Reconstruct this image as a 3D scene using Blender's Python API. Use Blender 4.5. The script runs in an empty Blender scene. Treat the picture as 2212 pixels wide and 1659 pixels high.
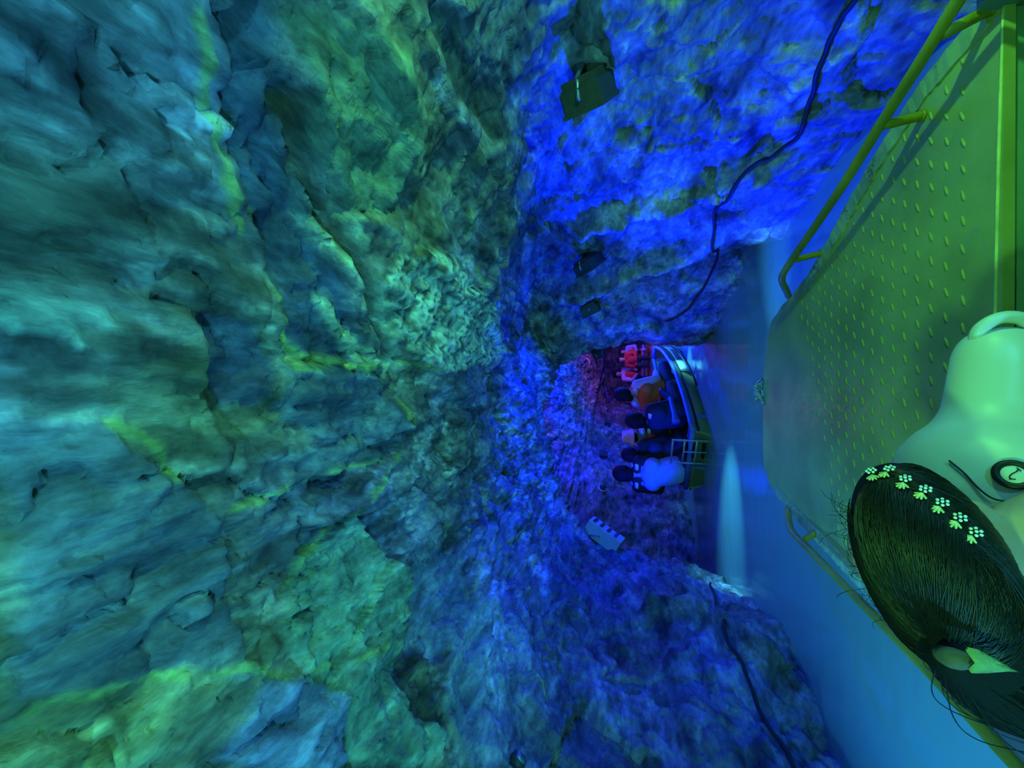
import bpy, bmesh, math, random
import numpy as np
from mathutils import Vector, Matrix, Euler

random.seed(7)
rng = np.random.default_rng(7)
scene = bpy.context.scene
COL = scene.collection

# ------------------------------------------------------------------ camera
# The phone was held sideways: world "up" is the left edge of the picture.
EYE = 1.1
PITCH = math.radians(14.1)
cam_d = bpy.data.cameras.new('camera')
cam_d.sensor_fit = 'HORIZONTAL'
cam_d.sensor_width = 36.0
cam_d.lens = 36.0 * 850.0 / 2212.0
cam_d.clip_start = 0.02
cam = bpy.data.objects.new('camera', cam_d)
COL.objects.link(cam)
_f = Vector((0, math.cos(PITCH), math.sin(PITCH)))
_u = Vector((0, -math.sin(PITCH), math.cos(PITCH)))
_r = Vector((1, 0, 0))
_m = Matrix((-_u, _r, -_f)).transposed()          # local x = world down, local y = world right
cam.matrix_world = Matrix.Translation((0, 0, EYE)) @ _m.to_4x4()
scene.camera = cam

# ------------------------------------------------------------------ world, exposure
world = bpy.data.worlds.new('cave_dark')
scene.world = world
world.use_nodes = True
world.node_tree.nodes['Background'].inputs[0].default_value = (0.004, 0.012, 0.02, 1)
world.node_tree.nodes['Background'].inputs[1].default_value = 0.6
vs = scene.view_settings
vs.view_transform = 'Standard'
vs.look = 'None'
vs.exposure = 0.0
vs.gamma = 1.0
vs.use_curve_mapping = False
scene.cycles.max_bounces = 3
scene.cycles.diffuse_bounces = 2
scene.cycles.glossy_bounces = 2
scene.cycles.adaptive_threshold = 0.06

# ------------------------------------------------------------------ lights of the tunnel
def lamp(name, kind, loc, color, power, target=None, size=0.06, spot=90, blend=0.5):
    d = bpy.data.lights.new(name, kind)
    d.color = color
    d.energy = power
    d.shadow_soft_size = size
    if kind == 'SPOT':
        d.spot_size = math.radians(spot)
        d.spot_blend = blend
    o = bpy.data.objects.new(name, d)
    COL.objects.link(o)
    o.location = loc
    if target is not None:
        o.rotation_euler = (Vector(target) - Vector(loc)).to_track_quat('-Z', 'Y').to_euler()
    return o

GREEN = (0.17, 1.0, 0.17)
TEAL = (0.05, 0.46, 0.62)
BLUE = (0.0, 0.012, 1.0)
# green floods: one on the right wall beside the boat (rail shadows), one on the ceiling behind us
lamp('green_flood', 'SPOT', (1.25, 0.42, 0.90), GREEN, 34, (0.0, 1.6, 0.50), 0.02, 150, 0.4)
lamp('green_flood', 'SPOT', (-0.50, -0.55, 1.60), GREEN, 64, (0.0, 1.2, 0.40), 0.04, 75, 0.6)
# teal fill points added low behind the boat to wash the near ceiling
lamp('teal_fill', 'POINT', (-1.25, -0.70, 0.27), TEAL, 122, size=0.05)
lamp('teal_fill', 'POINT', (1.10, -0.70, 0.27), TEAL, 74, size=0.05)
# blue floods strung along both walls
lamp('blue_flood', 'SPOT', (-1.50, 4.36, 1.05), BLUE, 1900, (1.25, 2.50, 0.66), 0.02, 38, 0.55)
lamp('blue_flood', 'SPOT', (-1.50, 4.36, 1.02), BLUE, 300, (0.85, 4.25, 0.80), 0.02, 50, 0.7)
lamp('blue_flood', 'SPOT', (1.12, 1.75, 1.15), BLUE, 120, (-1.8, 2.6, 0.75), 0.02, 70, 0.6)
lamp('blue_flood', 'SPOT', (0.98, 3.55, 1.25), BLUE, 160, (-1.8, 3.6, 1.05), 0.02, 85, 0.6)
lamp('blue_flood', 'SPOT', (0.66, 4.34, 1.22), BLUE, 160, (-0.5, 4.2, 2.0), 0.02, 100, 0.7)
lamp('blue_flood', 'POINT', (0.95, 7.0, 1.5), BLUE, 340, size=0.03)
lamp('blue_flood', 'SPOT', (-1.2, 5.7, 1.95), BLUE, 60, (-0.7, 8.5, 1.0), 0.02, 120, 0.8)
lamp('blue_flood', 'POINT', (2.2, 11.0, 1.3), BLUE, 300, size=0.03)
# cyan lights added to lay pale reflection bands on the milky water
CYAN = (0.10, 0.75, 1.0)
lamp('added_cyan_light', 'SPOT', (0.72, 4.05, 0.85), CYAN, 480, (-1.40, 4.12, 0.0), 0.015, 25, 1.0)
lamp('added_cyan_light', 'SPOT', (-1.40, 2.75, 0.75), CYAN, 260, (0.85, 3.1, 0.0), 0.015, 15, 1.0)
lamp('added_cyan_light', 'SPOT', (1.02, 6.3, 0.55), CYAN, 90, (0.2, 6.1, 0.0), 0.015, 34, 1.0)
lamp('added_cyan_light', 'SPOT', (-0.2, 6.6, 0.9), CYAN, 30, (-1.6, 6.1, 0.0), 0.015, 30, 1.0)
lamp('blue_flood', 'SPOT', (-1.50, 4.42, 1.10), BLUE, 170, (-0.6, 5.9, 0.55), 0.02, 55, 0.8)
lamp('added_cyan_light', 'SPOT', (-0.5, 3.3, 1.80), CYAN, 34, (-0.5, 3.4, 0.0), 0.02, 105, 0.9)  # wide cyan fill added above the channel to tint the water
lamp('blue_flood', 'SPOT', (-1.50, 4.30, 1.12), BLUE, 330, (0.75, 3.25, 1.78), 0.02, 36, 0.9)
lamp('azure_spot', 'SPOT', (-1.75, 0.75, 1.15), (0.04, 0.42, 1.0), 170, (-1.25, 1.35, 0.0), 0.03, 80, 0.9)
lamp('teal_fill', 'POINT', (1.25, 7.6, 1.0), TEAL, 36, size=0.05)  # unseen teal fill added for the far chamber
# violet-white light over the two boats ahead
lamp('violet_lamp', 'POINT', (-0.3, 5.7, 2.08), (1.0, 0.25, 0.45), 4, size=0.03)
lamp('red_lamp', 'POINT', (1.9, 11.4, 1.4), (1.0, 0.25, 0.25), 30, size=0.03)

# ------------------------------------------------------------------ helpers
def tag(o, label=None, category=None, group=None, kind=None):
    if label: o['label'] = label
    if category: o['category'] = category
    if group: o['group'] = group
    if kind: o['kind'] = kind
    return o

def empty(name, loc=(0, 0, 0), rz=0.0):
    o = bpy.data.objects.new(name, None)
    o.empty_display_size = 0.05
    COL.objects.link(o)
    o.location = loc
    o.rotation_euler = (0, 0, rz)
    return o

def link_mesh(name, me, mat=None, parent=None, smooth=True):
    o = bpy.data.objects.new(name, me)
    COL.objects.link(o)
    if mat is not None:
        me.materials.clear()
        me.materials.append(mat)
    if parent is not None:
        o.parent = parent
    if smooth and len(me.polygons):
        me.polygons.foreach_set('use_smooth', np.ones(len(me.polygons), bool))
    return o

def from_bm(name, bm, mat=None, parent=None, smooth=True):
    me = bpy.data.meshes.new(name)
    bmesh.ops.recalc_face_normals(bm, faces=bm.faces)
    bm.to_mesh(me)
    bm.free()
    return link_mesh(name, me, mat, parent, smooth)

def auto_smooth(o, deg=35):
    me = o.data
    bm = bmesh.new(); bm.from_mesh(me)
    lim = math.radians(deg)
    for e in bm.edges:
        if len(e.link_faces) == 2 and e.calc_face_angle(0) > lim:
            e.smooth = False
    bm.to_mesh(me); bm.free()
    return o

def box(bm, c, s, rot=None, bevel=0.0):
    geo = bmesh.ops.create_cube(bm, size=1.0)
    vsx = geo['verts']
    bmesh.ops.scale(bm, vec=Vector(s), verts=vsx)
    if bevel > 0:
        ed = list({e for v in vsx for e in v.link_edges})
        r = bmesh.ops.bevel(bm, geom=ed, offset=bevel, segments=2, affect='EDGES', clamp_overlap=True)
        vsx = list({v for f in r['faces'] for v in f.verts} | {v for v in vsx if v.is_valid})
    m = Matrix.Translation(Vector(c))
    if rot is not None:
        m = m @ (rot.to_matrix().to_4x4() if hasattr(rot, 'to_matrix') else rot.to_4x4())
    bmesh.ops.transform(bm, matrix=m, verts=vsx)
    return vsx

def cr_path(pts, n=8):
    """Catmull-Rom through the points."""
    P = [Vector(p) for p in pts]
    P = [P[0] * 2 - P[1]] + P + [P[-1] * 2 - P[-2]]
    out = []
    for i in range(1, len(P) - 2):
        a, b, c, d = P[i - 1:i + 3]
        for k in range(n):
            t = k / n
            out.append(0.5 * ((2 * b) + (c - a) * t + (2 * a - 5 * b + 4 * c - d) * t * t
                              + (3 * b - a - 3 * c + d) * t ** 3))
    out.append(P[-2])
    return out

def tube(bm, path, r, seg=8, caps=True):
    path = [Vector(p) for p in path]
    n = len(path)
    rad = r if hasattr(r, '__len__') else [r] * n
    rings = []
    up = None
    for i, p in enumerate(path):
        t = (path[min(i + 1, n - 1)] - path[max(i - 1, 0)])
        if t.length < 1e-9: t = Vector((0, 0, 1))
        t.normalize()
        if up is None:
            up = t.orthogonal().normalized()
        else:
            up = (up - t * up.dot(t))
            up = up.normalized() if up.length > 1e-6 else t.orthogonal().normalized()
        b = t.cross(up)
        rings.append([bm.verts.new(p + (up * math.cos(a) + b * math.sin(a)) * rad[i])
                      for a in [2 * math.pi * k / seg for k in range(seg)]])
    for a, b in zip(rings[:-1], rings[1:]):
        for k in range(seg):
            bm.faces.new((a[k], a[(k + 1) % seg], b[(k + 1) % seg], b[k]))
    if caps:
        bm.faces.new(rings[0][::-1]); bm.faces.new(rings[-1])

def ball(bm, c, r, sub=2, rot=None):
    g = bmesh.ops.create_icosphere(bm, subdivisions=sub, radius=1.0)
    rr = r if hasattr(r, '__len__') else (r, r, r)
    m = Matrix.Translation(Vector(c))
    if rot is not None: m = m @ (rot.to_matrix() if hasattr(rot, 'to_matrix') else rot).to_4x4()
    m = m @ Matrix.Diagonal((*rr, 1))
    bmesh.ops.transform(bm, matrix=m, verts=g['verts'])

def capsule(bm, a, b, ra, rb, seg=16):
    """tapered limb with round ends, closed"""
    a, b = Vector(a), Vector(b)
    t = (b - a).normalized()
    path, rad = [], []
    for k in range(5):
        q = math.pi / 2 * (1 - k / 4)
        path.append(a - t * ra * math.sin(q)); rad.append(max(ra * math.cos(q), 1e-4))
    for k in range(5):
        q = math.pi / 2 * k / 4
        path.append(b + t * rb * math.sin(q)); rad.append(max(rb * math.cos(q), 1e-4))
    tube(bm, path, rad, seg)

def blend_mods(o, voxel, smooth=6, factor=0.5):
    """fuse the overlapping volumes of one mesh into one continuous skin"""
    r = o.modifiers.new('fuse', 'REMESH')
    r.mode = 'VOXEL'; r.voxel_size = voxel; r.use_smooth_shade = True
    if smooth:
        s = o.modifiers.new('soften', 'SMOOTH')
        s.factor = factor; s.iterations = smooth
    return o

def loft(bm, sections, closed=True, caps=True):
    rows = [[bm.verts.new(p) for p in s] for s in sections]
    n = len(rows[0])
    for a, b in zip(rows[:-1], rows[1:]):
        for k in range(n if closed else n - 1):
            bm.faces.new((a[k], a[(k + 1) % n], b[(k + 1) % n], b[k]))
    if caps and closed:
        bm.faces.new(rows[0][::-1]); bm.faces.new(rows[-1])
    return rows

# ---- numpy gradient noise
_perm = rng.permutation(256).astype(np.int64)
_perm = np.concatenate([_perm, _perm, _perm])
_g = rng.normal(size=(256, 3)); _g /= np.linalg.norm(_g, axis=1, keepdims=True)
def noise3(p):
    i = np.floor(p).astype(np.int64); f = p - i
    i &= 255
    w = f * f * f * (f * (f * 6 - 15) + 10)
    res = 0
    for dx in (0, 1):
        wx = w[:, 0] if dx else 1 - w[:, 0]
        for dy in (0, 1):
            wy = w[:, 1] if dy else 1 - w[:, 1]
            for dz in (0, 1):
                wz = w[:, 2] if dz else 1 - w[:, 2]
                h = _perm[_perm[_perm[(i[:, 0] + dx) & 255] + ((i[:, 1] + dy) & 255)] + ((i[:, 2] + dz) & 255)]
                g = _g[h]
                d = g[:, 0] * (f[:, 0] - dx) + g[:, 1] * (f[:, 1] - dy) + g[:, 2] * (f[:, 2] - dz)
                res = res + wx * wy * wz * d
    return res * 1.5
def fbm(p, octaves=4, gain=0.5, lac=2.03, off=0.0):
    a, s, t = 1.0, 0.0, 0.0
    q = p + off
    for _ in range(octaves):
        s = s + a * noise3(q); t += a
        q = q * lac + 17.3; a *= gain
    return s / t
def ridged(p, octaves=4, gain=0.55, off=0.0):
    a, s, t = 1.0, 0.0, 0.0
    q = p + off
    for _ in range(octaves):
        s = s + a * (1 - np.abs(noise3(q)) * 2); t += a
        q = q * 2.07 + 11.1; a *= gain
    return s / t
def sstep(a, b, x):
    t = np.clip((x - a) / (b - a), 0, 1)
    return t * t * (3 - 2 * t)
def poly_dist(P, line):
    """distance of points (n,3) to a 3-D polyline, and how far along it (0..1)"""
    L = np.asarray(line, float)
    best = np.full(len(P), 1e9); along = np.zeros(len(P))
    seg = np.linalg.norm(np.diff(L, axis=0), axis=1); tot = seg.sum(); acc = 0
    for a, b, l in zip(L[:-1], L[1:], seg):
        d = b - a
        t = np.clip(((P - a) @ d) / max(l * l, 1e-12), 0, 1)
        dist = np.linalg.norm(P - a - t[:, None] * d, axis=1)
        m = dist < best
        best[m] = dist[m]; along[m] = ((acc + t * l) / tot)[m]
        acc += l
    return best, along

# ------------------------------------------------------------------ materials
class N:
    """tiny node-tree writer"""
    def __init__(self, name):
        self.m = bpy.data.materials.new(name); self.m.use_nodes = True
        self.t = self.m.node_tree; self.n = self.t.nodes
        self.b = self.n['Principled BSDF']
    def node(self, kind, **kw):
        x = self.n.new(kind)
        for k, v in kw.items():
            if k.startswith('_'):
                setattr(x, k[1:], v)
            else:
                x.inputs[k.replace('__', ' ')].default_value = v
        return x
    def link(self, a, b): self.t.links.new(a, b)
    def coords(self, scale=(1, 1, 1), kind='Object'):
        tc = self.n.new('ShaderNodeTexCoord'); mp = self.n.new('ShaderNodeMapping')
        mp.inputs['Scale'].default_value = scale
        self.link(tc.outputs[kind], mp.inputs['Vector'])
        return mp.outputs['Vector']
    def noise(self, vec, scale, detail=5, rough=0.55, dist=0.0):
        x = self.node('ShaderNodeTexNoise', Scale=scale, Detail=detail, Roughness=rough, Distortion=dist)
        self.link(vec, x.inputs['Vector'])
        return x.outputs['Fac']
    def ramp(self, fac, stops):
        r = self.n.new('ShaderNodeValToRGB')
        e = r.color_ramp.elements
        while len(e) < len(stops): e.new(0.5)
        for q, (p, c) in zip(e, stops):
            q.position = p; q.color = c if len(c) == 4 else (*c, 1)
        self.link(fac, r.inputs['Fac'])
        return r.outputs['Color']
    def mix(self, a, b, fac, mode='MIX'):
        x = self.n.new('ShaderNodeMix'); x.data_type = 'RGBA'; x.blend_type = mode
        for s, v in ((x.inputs[6], a), (x.inputs[7], b), (x.inputs[0], fac)):
            if hasattr(v, 'is_linked') or hasattr(v, 'links'): self.link(v, s)
            elif s == x.inputs[0]: s.default_value = v
            else: s.default_value = (*v, 1) if len(v) == 3 else v
        return x.outputs[2]
    def bump(self, h, strength=0.3, dist=0.02, prev=None):
        x = self.node('ShaderNodeBump', Strength=strength, Distance=dist)
        self.link(h, x.inputs['Height'])
        if prev is not None: self.link(prev, x.inputs['Normal'])
        return x.outputs['Normal']

def plain(name, color, rough=0.6, metal=0.0, var=0.25, scale=30.0, bump=0.1, bdist=0.002, spec=0.4):
    k = N(name)
    v = k.coords()
    f = k.noise(v, scale, 4)
    c = k.ramp(f, [(0.25, tuple(x * (1 - var) for x in color)), (0.75, tuple(min(1, x * (1 + var)) for x in color))])
    k.link(c, k.b.inputs['Base Color'])
    k.b.inputs['Roughness'].default_value = rough
    k.b.inputs['Metallic'].default_value = metal
    k.b.inputs['Specular IOR Level'].default_value = spec
    if bump:
        k.link(k.bump(f, bump, bdist), k.b.inputs['Normal'])
    return k.m

def rock_material():
    k = N('cave_rock')
    at = k.n.new('ShaderNodeAttribute'); at.attribute_name = 'stone'
    v1 = k.coords((1, 0.45, 1))
    n1 = k.noise(v1, 9.0, 5, 0.62, 0.4)
    n2 = k.noise(k.coords((1.0, 0.30, 1.0)), 45.0, 3, 0.65)
    c1 = k.ramp(n1, [(0.30, (0.40, 0.40, 0.42)), (0.5, (0.9, 0.9, 0.9)), (0.70, (1.75, 1.75, 1.65))])
    c2 = k.ramp(n2, [(0.32, (0.7, 0.7, 0.7)), (0.52, (1.0, 1.0, 1.0)), (0.72, (1.3, 1.3, 1.3))])
    c = k.mix(at.outputs['Color'], c1, 1.0, 'MULTIPLY')
    c = k.mix(c, c2, 1.0, 'MULTIPLY')
    k.link(c, k.b.inputs['Base Color'])
    k.b.inputs['Roughness'].default_value = 0.72
    k.b.inputs['Specular IOR Level'].default_value = 0.35
    b = k.bump(n1, 0.55, 0.03)
    b = k.bump(n2, 0.35, 0.006, b)
    k.link(b, k.b.inputs['Normal'])
    return k.m
ROCK = rock_material()
# ------------------------------------------------------------------ the cave shell
# control lines that run along the tunnel: (y, x, z)
LINES = [
 # right side under water, right waterline, right wall low / mid / top, shoulder
 [(-2, 1.35, -.5), (2.3, 1.2, -.5), (3.6, 1.15, -.5), (4.8, .6, -.5), (5.1, .52, -.5), (5.5, .9, -.5), (6.4, 1.5, -.5), (9, 1.9, -.5), (12, 2.9, -.5), (15, 4.9, -.5), (18, 7.5, -.5)],
 [(-2, 1.28, .0), (0, 1.26, 0), (1, 1.2, 0), (2.3, 1.12, 0), (2.96, 1.05, 0), (3.58, 1.09, 0), (4.3, .75, 0), (4.8, .53, 0), (5.1, .48, 0), (5.4, .75, 0), (6.2, 1.3, 0), (9, 1.7, 0), (12, 2.6, 0), (15, 4.5, 0), (18, 7, 0)],
 [(-2, 1.36, .55), (1, 1.34, .55), (2.4, 1.27, .55), (3.4, 1.2, .55), (4.2, .92, .55), (4.8, .56, .55), (5.1, .47, .55), (5.4, .7, .55), (6.2, 1.4, .55), (9, 1.8, .55), (12, 2.7, .55), (15, 4.7, .55), (18, 7.2, .55)],
 [(-2, 1.38, 1.0), (1, 1.36, 1.0), (2.4, 1.30, 1.05), (3.4, 1.24, 1.15), (4.2, .98, 1.25), (4.8, .60, 1.2), (5.1, .46, 1.12), (5.4, .65, 1.1), (6.2, 1.4, 1.1), (9, 1.7, 1.1), (12, 2.6, 1.0), (15, 4.6, 1.0), (18, 7, 1.0)],
 [(-2, 1.25, 1.30), (1, 1.26, 1.33), (1.73, 1.26, 1.40), (2.45, 1.22, 1.52), (3.3, 1.16, 1.66), (4, 1.02, 1.78), (4.7, .55, 1.80), (5.05, .27, 1.53), (5.4, .55, 1.75), (6.2, 1.2, 1.75), (9, 1.4, 1.6), (12, 2.3, 1.45), (15, 4.3, 1.4), (18, 6.6, 1.4)],
 [(-2, .62, 1.75), (1, .64, 1.78), (2.4, .64, 1.86), (3.4, .6, 1.95), (4.2, .5, 1.98), (4.75, .3, 1.93), (5.05, .02, 1.76), (5.4, .15, 2.05), (6.2, .7, 2.1), (9, .9, 1.95), (12, 1.8, 1.75), (15, 3.7, 1.7), (18, 6, 1.7)],
 [(-2, -.3, 2.05), (1, -.3, 2.05), (3.4, -.35, 2.03), (4.2, -.35, 2.0), (4.75, -.4, 1.96), (5.05, -.42, 1.89), (5.4, -.4, 2.2), (6.2, -.2, 2.2), (9, .35, 2.0), (12, 1.2, 1.8), (15, 3, 1.8), (18, 5.2, 1.8)],
 [(-2, -1.05, 1.9), (1, -1.05, 1.9), (3.4, -1.1, 1.88), (4.2, -1.15, 1.84), (4.75, -1.2, 1.74), (5.05, -1.22, 1.72), (5.4, -1.4, 2.1), (6.2, -1.2, 2.0), (7, -.9, 1.9), (9, -.35, 1.8), (12, .1, 1.65), (15, 1.8, 1.6), (18, 4.5, 1.6)],
 [(-2, -1.62, 1.5), (1, -1.6, 1.52), (3.4, -1.6, 1.52), (4.2, -1.6, 1.5), (4.6, -1.6, 1.48), (4.9, -1.75, 1.5), (5.3, -2.1, 1.6), (6.2, -1.65, 1.5), (7, -1.35, 1.45), (9, -.8, 1.4), (11, -.75, 1.3), (13.5, -.5, 1.3), (15, .9, 1.3), (18, 4, 1.3)],
 [(-2, -1.85, .95), (1, -1.85, .95), (2.5, -1.8, .98), (3.4, -1.8, 1.0), (4.2, -1.8, 1.0), (4.5, -1.8, 1.0), (4.85, -2.1, .95), (5.3, -2.35, 1.0), (6.2, -1.8, 1.0), (7, -1.5, .95), (9, -1.0, .9), (11, -.9, .85), (13.5, -.6, .85), (15, .7, .85), (18, 3.8, .85)],
 [(-2, -1.85, .45), (1, -1.85, .45), (2.4, -1.72, .45), (2.9, -1.68, .45), (3.5, -1.75, .48), (4.2, -1.82, .5), (4.5, -1.9, .5), (4.85, -2.25, .45), (5.3, -2.4, .45), (6.2, -1.85, .45), (7, -1.52, .45), (9, -1.05, .45), (11, -.95, .4), (13.5, -.65, .4), (15, .6, .4), (18, 3.7, .4)],
 [(-2, -1.95, 0), (1, -1.95, 0), (2.3, -1.92, 0), (2.5, -1.76, 0), (2.6, -1.69, 0), (2.89, -1.61, 0), (3.38, -1.74, 0), (4.2, -1.95, 0), (4.5, -2.02, 0), (4.85, -2.3, 0), (5.3, -2.42, 0), (6.2, -1.85, 0), (7, -1.5, 0), (9, -1.05, 0), (11, -.95, 0), (13.5, -.65, 0), (15, .6, 0), (18, 3.6, 0)],
 [(-2, -1.95, -.5), (2.3, -1.95, -.5), (2.9, -1.75, -.5), (4.2, -2, -.5), (5.3, -2.5, -.5), (6.2, -1.95, -.5), (7, -1.6, -.5), (9, -1.15, -.5), (11, -1.05, -.5), (13.5, -.75, -.5), (15, .5, -.5), (18, 3.5, -.5)],
]
YS = np.concatenate([np.linspace(-1.7, 0.15, 50, endpoint=False), np.linspace(0.15, 5.5, 470, endpoint=False),
                     np.linspace(5.5, 9, 110, endpoint=False), np.linspace(9, 17.5, 90)])
SEGN = [8, 34, 34, 30, 46, 60, 60, 50, 46, 34, 34, 8]

def line_at(L, ys):
    L = np.asarray(L, float)
    yy = np.linspace(-2.4, 18.4, 1400)
    k = np.hanning(21); k /= k.sum()
    out = []
    for c in (1, 2):
        v = np.interp(yy, L[:, 0], L[:, c])
        v = np.convolve(np.pad(v, 10, mode='edge'), k, 'valid')
        out.append(np.interp(ys, yy, v))
    return np.stack(out, 1)

ctrl = np.stack([line_at(L, YS) for L in LINES], 1)            # rows, controls, (x, z)
cols = []
seg_start = [0]
for s in range(len(LINES) - 1):
    a = ctrl[:, max(s - 1, 0)]; b = ctrl[:, s]; c = ctrl[:, s + 1]; d = ctrl[:, min(s + 2, len(LINES) - 1)]
    for k in range(SEGN[s]):
        t = k / SEGN[s]
        cols.append(0.5 * (2 * b + (c - a) * t + (2 * a - 5 * b + 4 * c - d) * t * t + (3 * b - a - 3 * c + d) * t ** 3))
    seg_start.append(len(cols))
cols.append(ctrl[:, -1])
G = np.stack(cols, 1)                                            # rows, cols, 2
nr, nc = G.shape[:2]
P = np.empty((nr, nc, 3))
P[..., 0] = G[..., 0]; P[..., 1] = YS[:, None]; P[..., 2] = G[..., 1]
BASE = P.copy()
du = np.gradient(P, axis=0); dv = np.gradient(P, axis=1)
NRM = np.cross(du, dv); NRM /= np.linalg.norm(NRM, axis=2, keepdims=True) + 1e-12
cen = np.stack([np.full(nr, 0.0), YS, np.full(nr, 1.0)], 1)
cen[:, 0] = ctrl[:, 6, 0]
if np.mean(np.sum((cen[:, None] - P) * NRM, axis=2)) < 0: NRM = -NRM     # point into the tunnel

flat = P.reshape(-1, 3)
colidx = np.tile(np.arange(nc), nr)
wall_r = sstep(seg_start[5], seg_start[4] - 4, colidx)           # 1 on the right wall
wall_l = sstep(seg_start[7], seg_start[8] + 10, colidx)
ceil = np.clip(1 - wall_r - wall_l, 0, 1)

VEINS = {'a': [(-0.636, 0.97, 2.029), (-0.56, 1.049, 2.041), (-0.522, 1.14, 2.044), (-0.485, 1.288, 2.046), (-0.434, 1.414, 2.048), (-0.354, 1.584, 2.047), (-0.272, 1.744, 2.041)],
 'b': [(-0.314, 0.742, 2.051), (-0.314, 0.89, 2.051), (-0.315, 1.026, 2.051), (-0.304, 1.197, 2.048), (-0.323, 1.414, 2.047), (-0.311, 1.539, 2.046)],
 'c': [(-0.545, 0.412, 2.044), (-0.558, 0.469, 2.042), (-0.597, 0.56, 2.036), (-0.649, 0.674, 2.027), (-0.724, 0.799, 2.01), (-0.81, 0.89, 1.986), (-0.87, 1.004, 1.967), (-0.919, 1.152, 1.95), (-1.038, 1.448, 1.905)],
 'd': [(0.244, 0.833, 1.931), (0.161, 0.901, 1.957), (0.111, 0.935, 1.972), (0.077, 1.061, 1.982), (0.058, 1.209, 1.988), (0.055, 1.425, 1.991)],
 'e': [(0.055, 1.459, 1.991), (0.086, 1.687, 1.987), (0.082, 2.017, 1.991)],
 'f': [(-0.139, 2.939, 2.028), (-0.321, 2.688, 2.036), (-0.525, 2.472, 2.029), (-0.655, 2.358, 2.013)],
 'g': [(-0.048, 1.607, 2.013), (-0.227, 1.755, 2.038), (-0.303, 1.812, 2.043)],
 'h': [(0.406, 0.765, 1.874), (0.326, 0.799, 1.903), (0.228, 0.856, 1.936), (0.094, 0.947, 1.976)],
 'i': [(0.823, 1.744, 1.735), (0.691, 2.062, 1.821), (0.557, 2.381, 1.886)],
 'j': [(-0.864, 2.301, 1.964), (-1.127, 2.279, 1.868), (-1.159, 2.017, 1.852)],
 'k': [(0.637, 0.503, 1.775), (0.555, 0.571, 1.812), (0.421, 0.674, 1.867), (0.326, 0.731, 1.903)],
 'l': [(-0.055, 0.537, 2.012), (-0.135, 0.617, 2.028), (-0.212, 0.651, 2.041)],
 'n': [(-0.487, 8.268, 1.868), (-0.898, 7.664, 1.746), (-1.272, 7.027, 1.556), (-1.514, 6.709, 1.362), (-1.623, 6.582, 1.164), (-1.703, 6.518, 0.808)],
 'o': [(0.044, 0.958, 1.989), (0.06, 1.072, 1.986), (0.057, 1.266, 1.989), (0.021, 1.47, 1.999)],
 'm': [(-1.34, 2.279, 1.751), (-1.527, 2.142, 1.6), (-1.666, 2.005, 1.423)]}
CRACKS = {'a': [(0.625, 0.719, 1.783), (0.571, 0.787, 1.808), (0.528, 0.879, 1.827), (0.469, 0.97, 1.852), (0.407, 1.106, 1.88), (0.309, 1.231, 1.918), (0.208, 1.357, 1.951), (0.088, 1.505, 1.984)],
 'b': [(-0.674, 0.901, 2.021), (-0.7, 1.004, 2.015), (-0.74, 1.14, 2.005), (-0.829, 1.288, 1.979), (-0.842, 1.357, 1.975)],
 'c': [(-0.921, 1.231, 1.949), (-0.97, 1.391, 1.931), (-1.007, 1.561, 1.917)],
 'd': [(-0.303, 1.812, 2.043), (-0.486, 1.914, 2.039), (-0.724, 2.04, 2.002), (-0.94, 2.062, 1.941), (-0.981, 1.88, 1.927)],
 'e': [(-0.823, 1.584, 1.979), (-0.975, 1.607, 1.929), (-1.072, 1.459, 1.891), (-1.109, 1.368, 1.875), (-1.196, 1.334, 1.833), (-1.315, 1.334, 1.764)],
 'f': [(0.142, 3.906, 2.011), (-0.336, 3.941, 2.011), (-0.713, 3.918, 1.967), (-1.148, 4.168, 1.84)],
 'g': [(-0.749, 0.844, 2.004), (-0.699, 0.879, 2.016), (-0.623, 0.924, 2.031)],
 'h': [(-0.762, 2.654, 1.988), (-1.208, 2.677, 1.829), (-1.455, 2.404, 1.666), (-1.616, 2.176, 1.5)],
 'i': [(0.105, 1.516, 1.981), (0.048, 2.028, 1.998), (0.082, 2.927, 2.008), (0.162, 4.487, 1.981)],
 'j': [(0.061, 0.935, 1.985), (0.059, 1.163, 1.987), (0.021, 1.505, 1.999)]}
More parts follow.
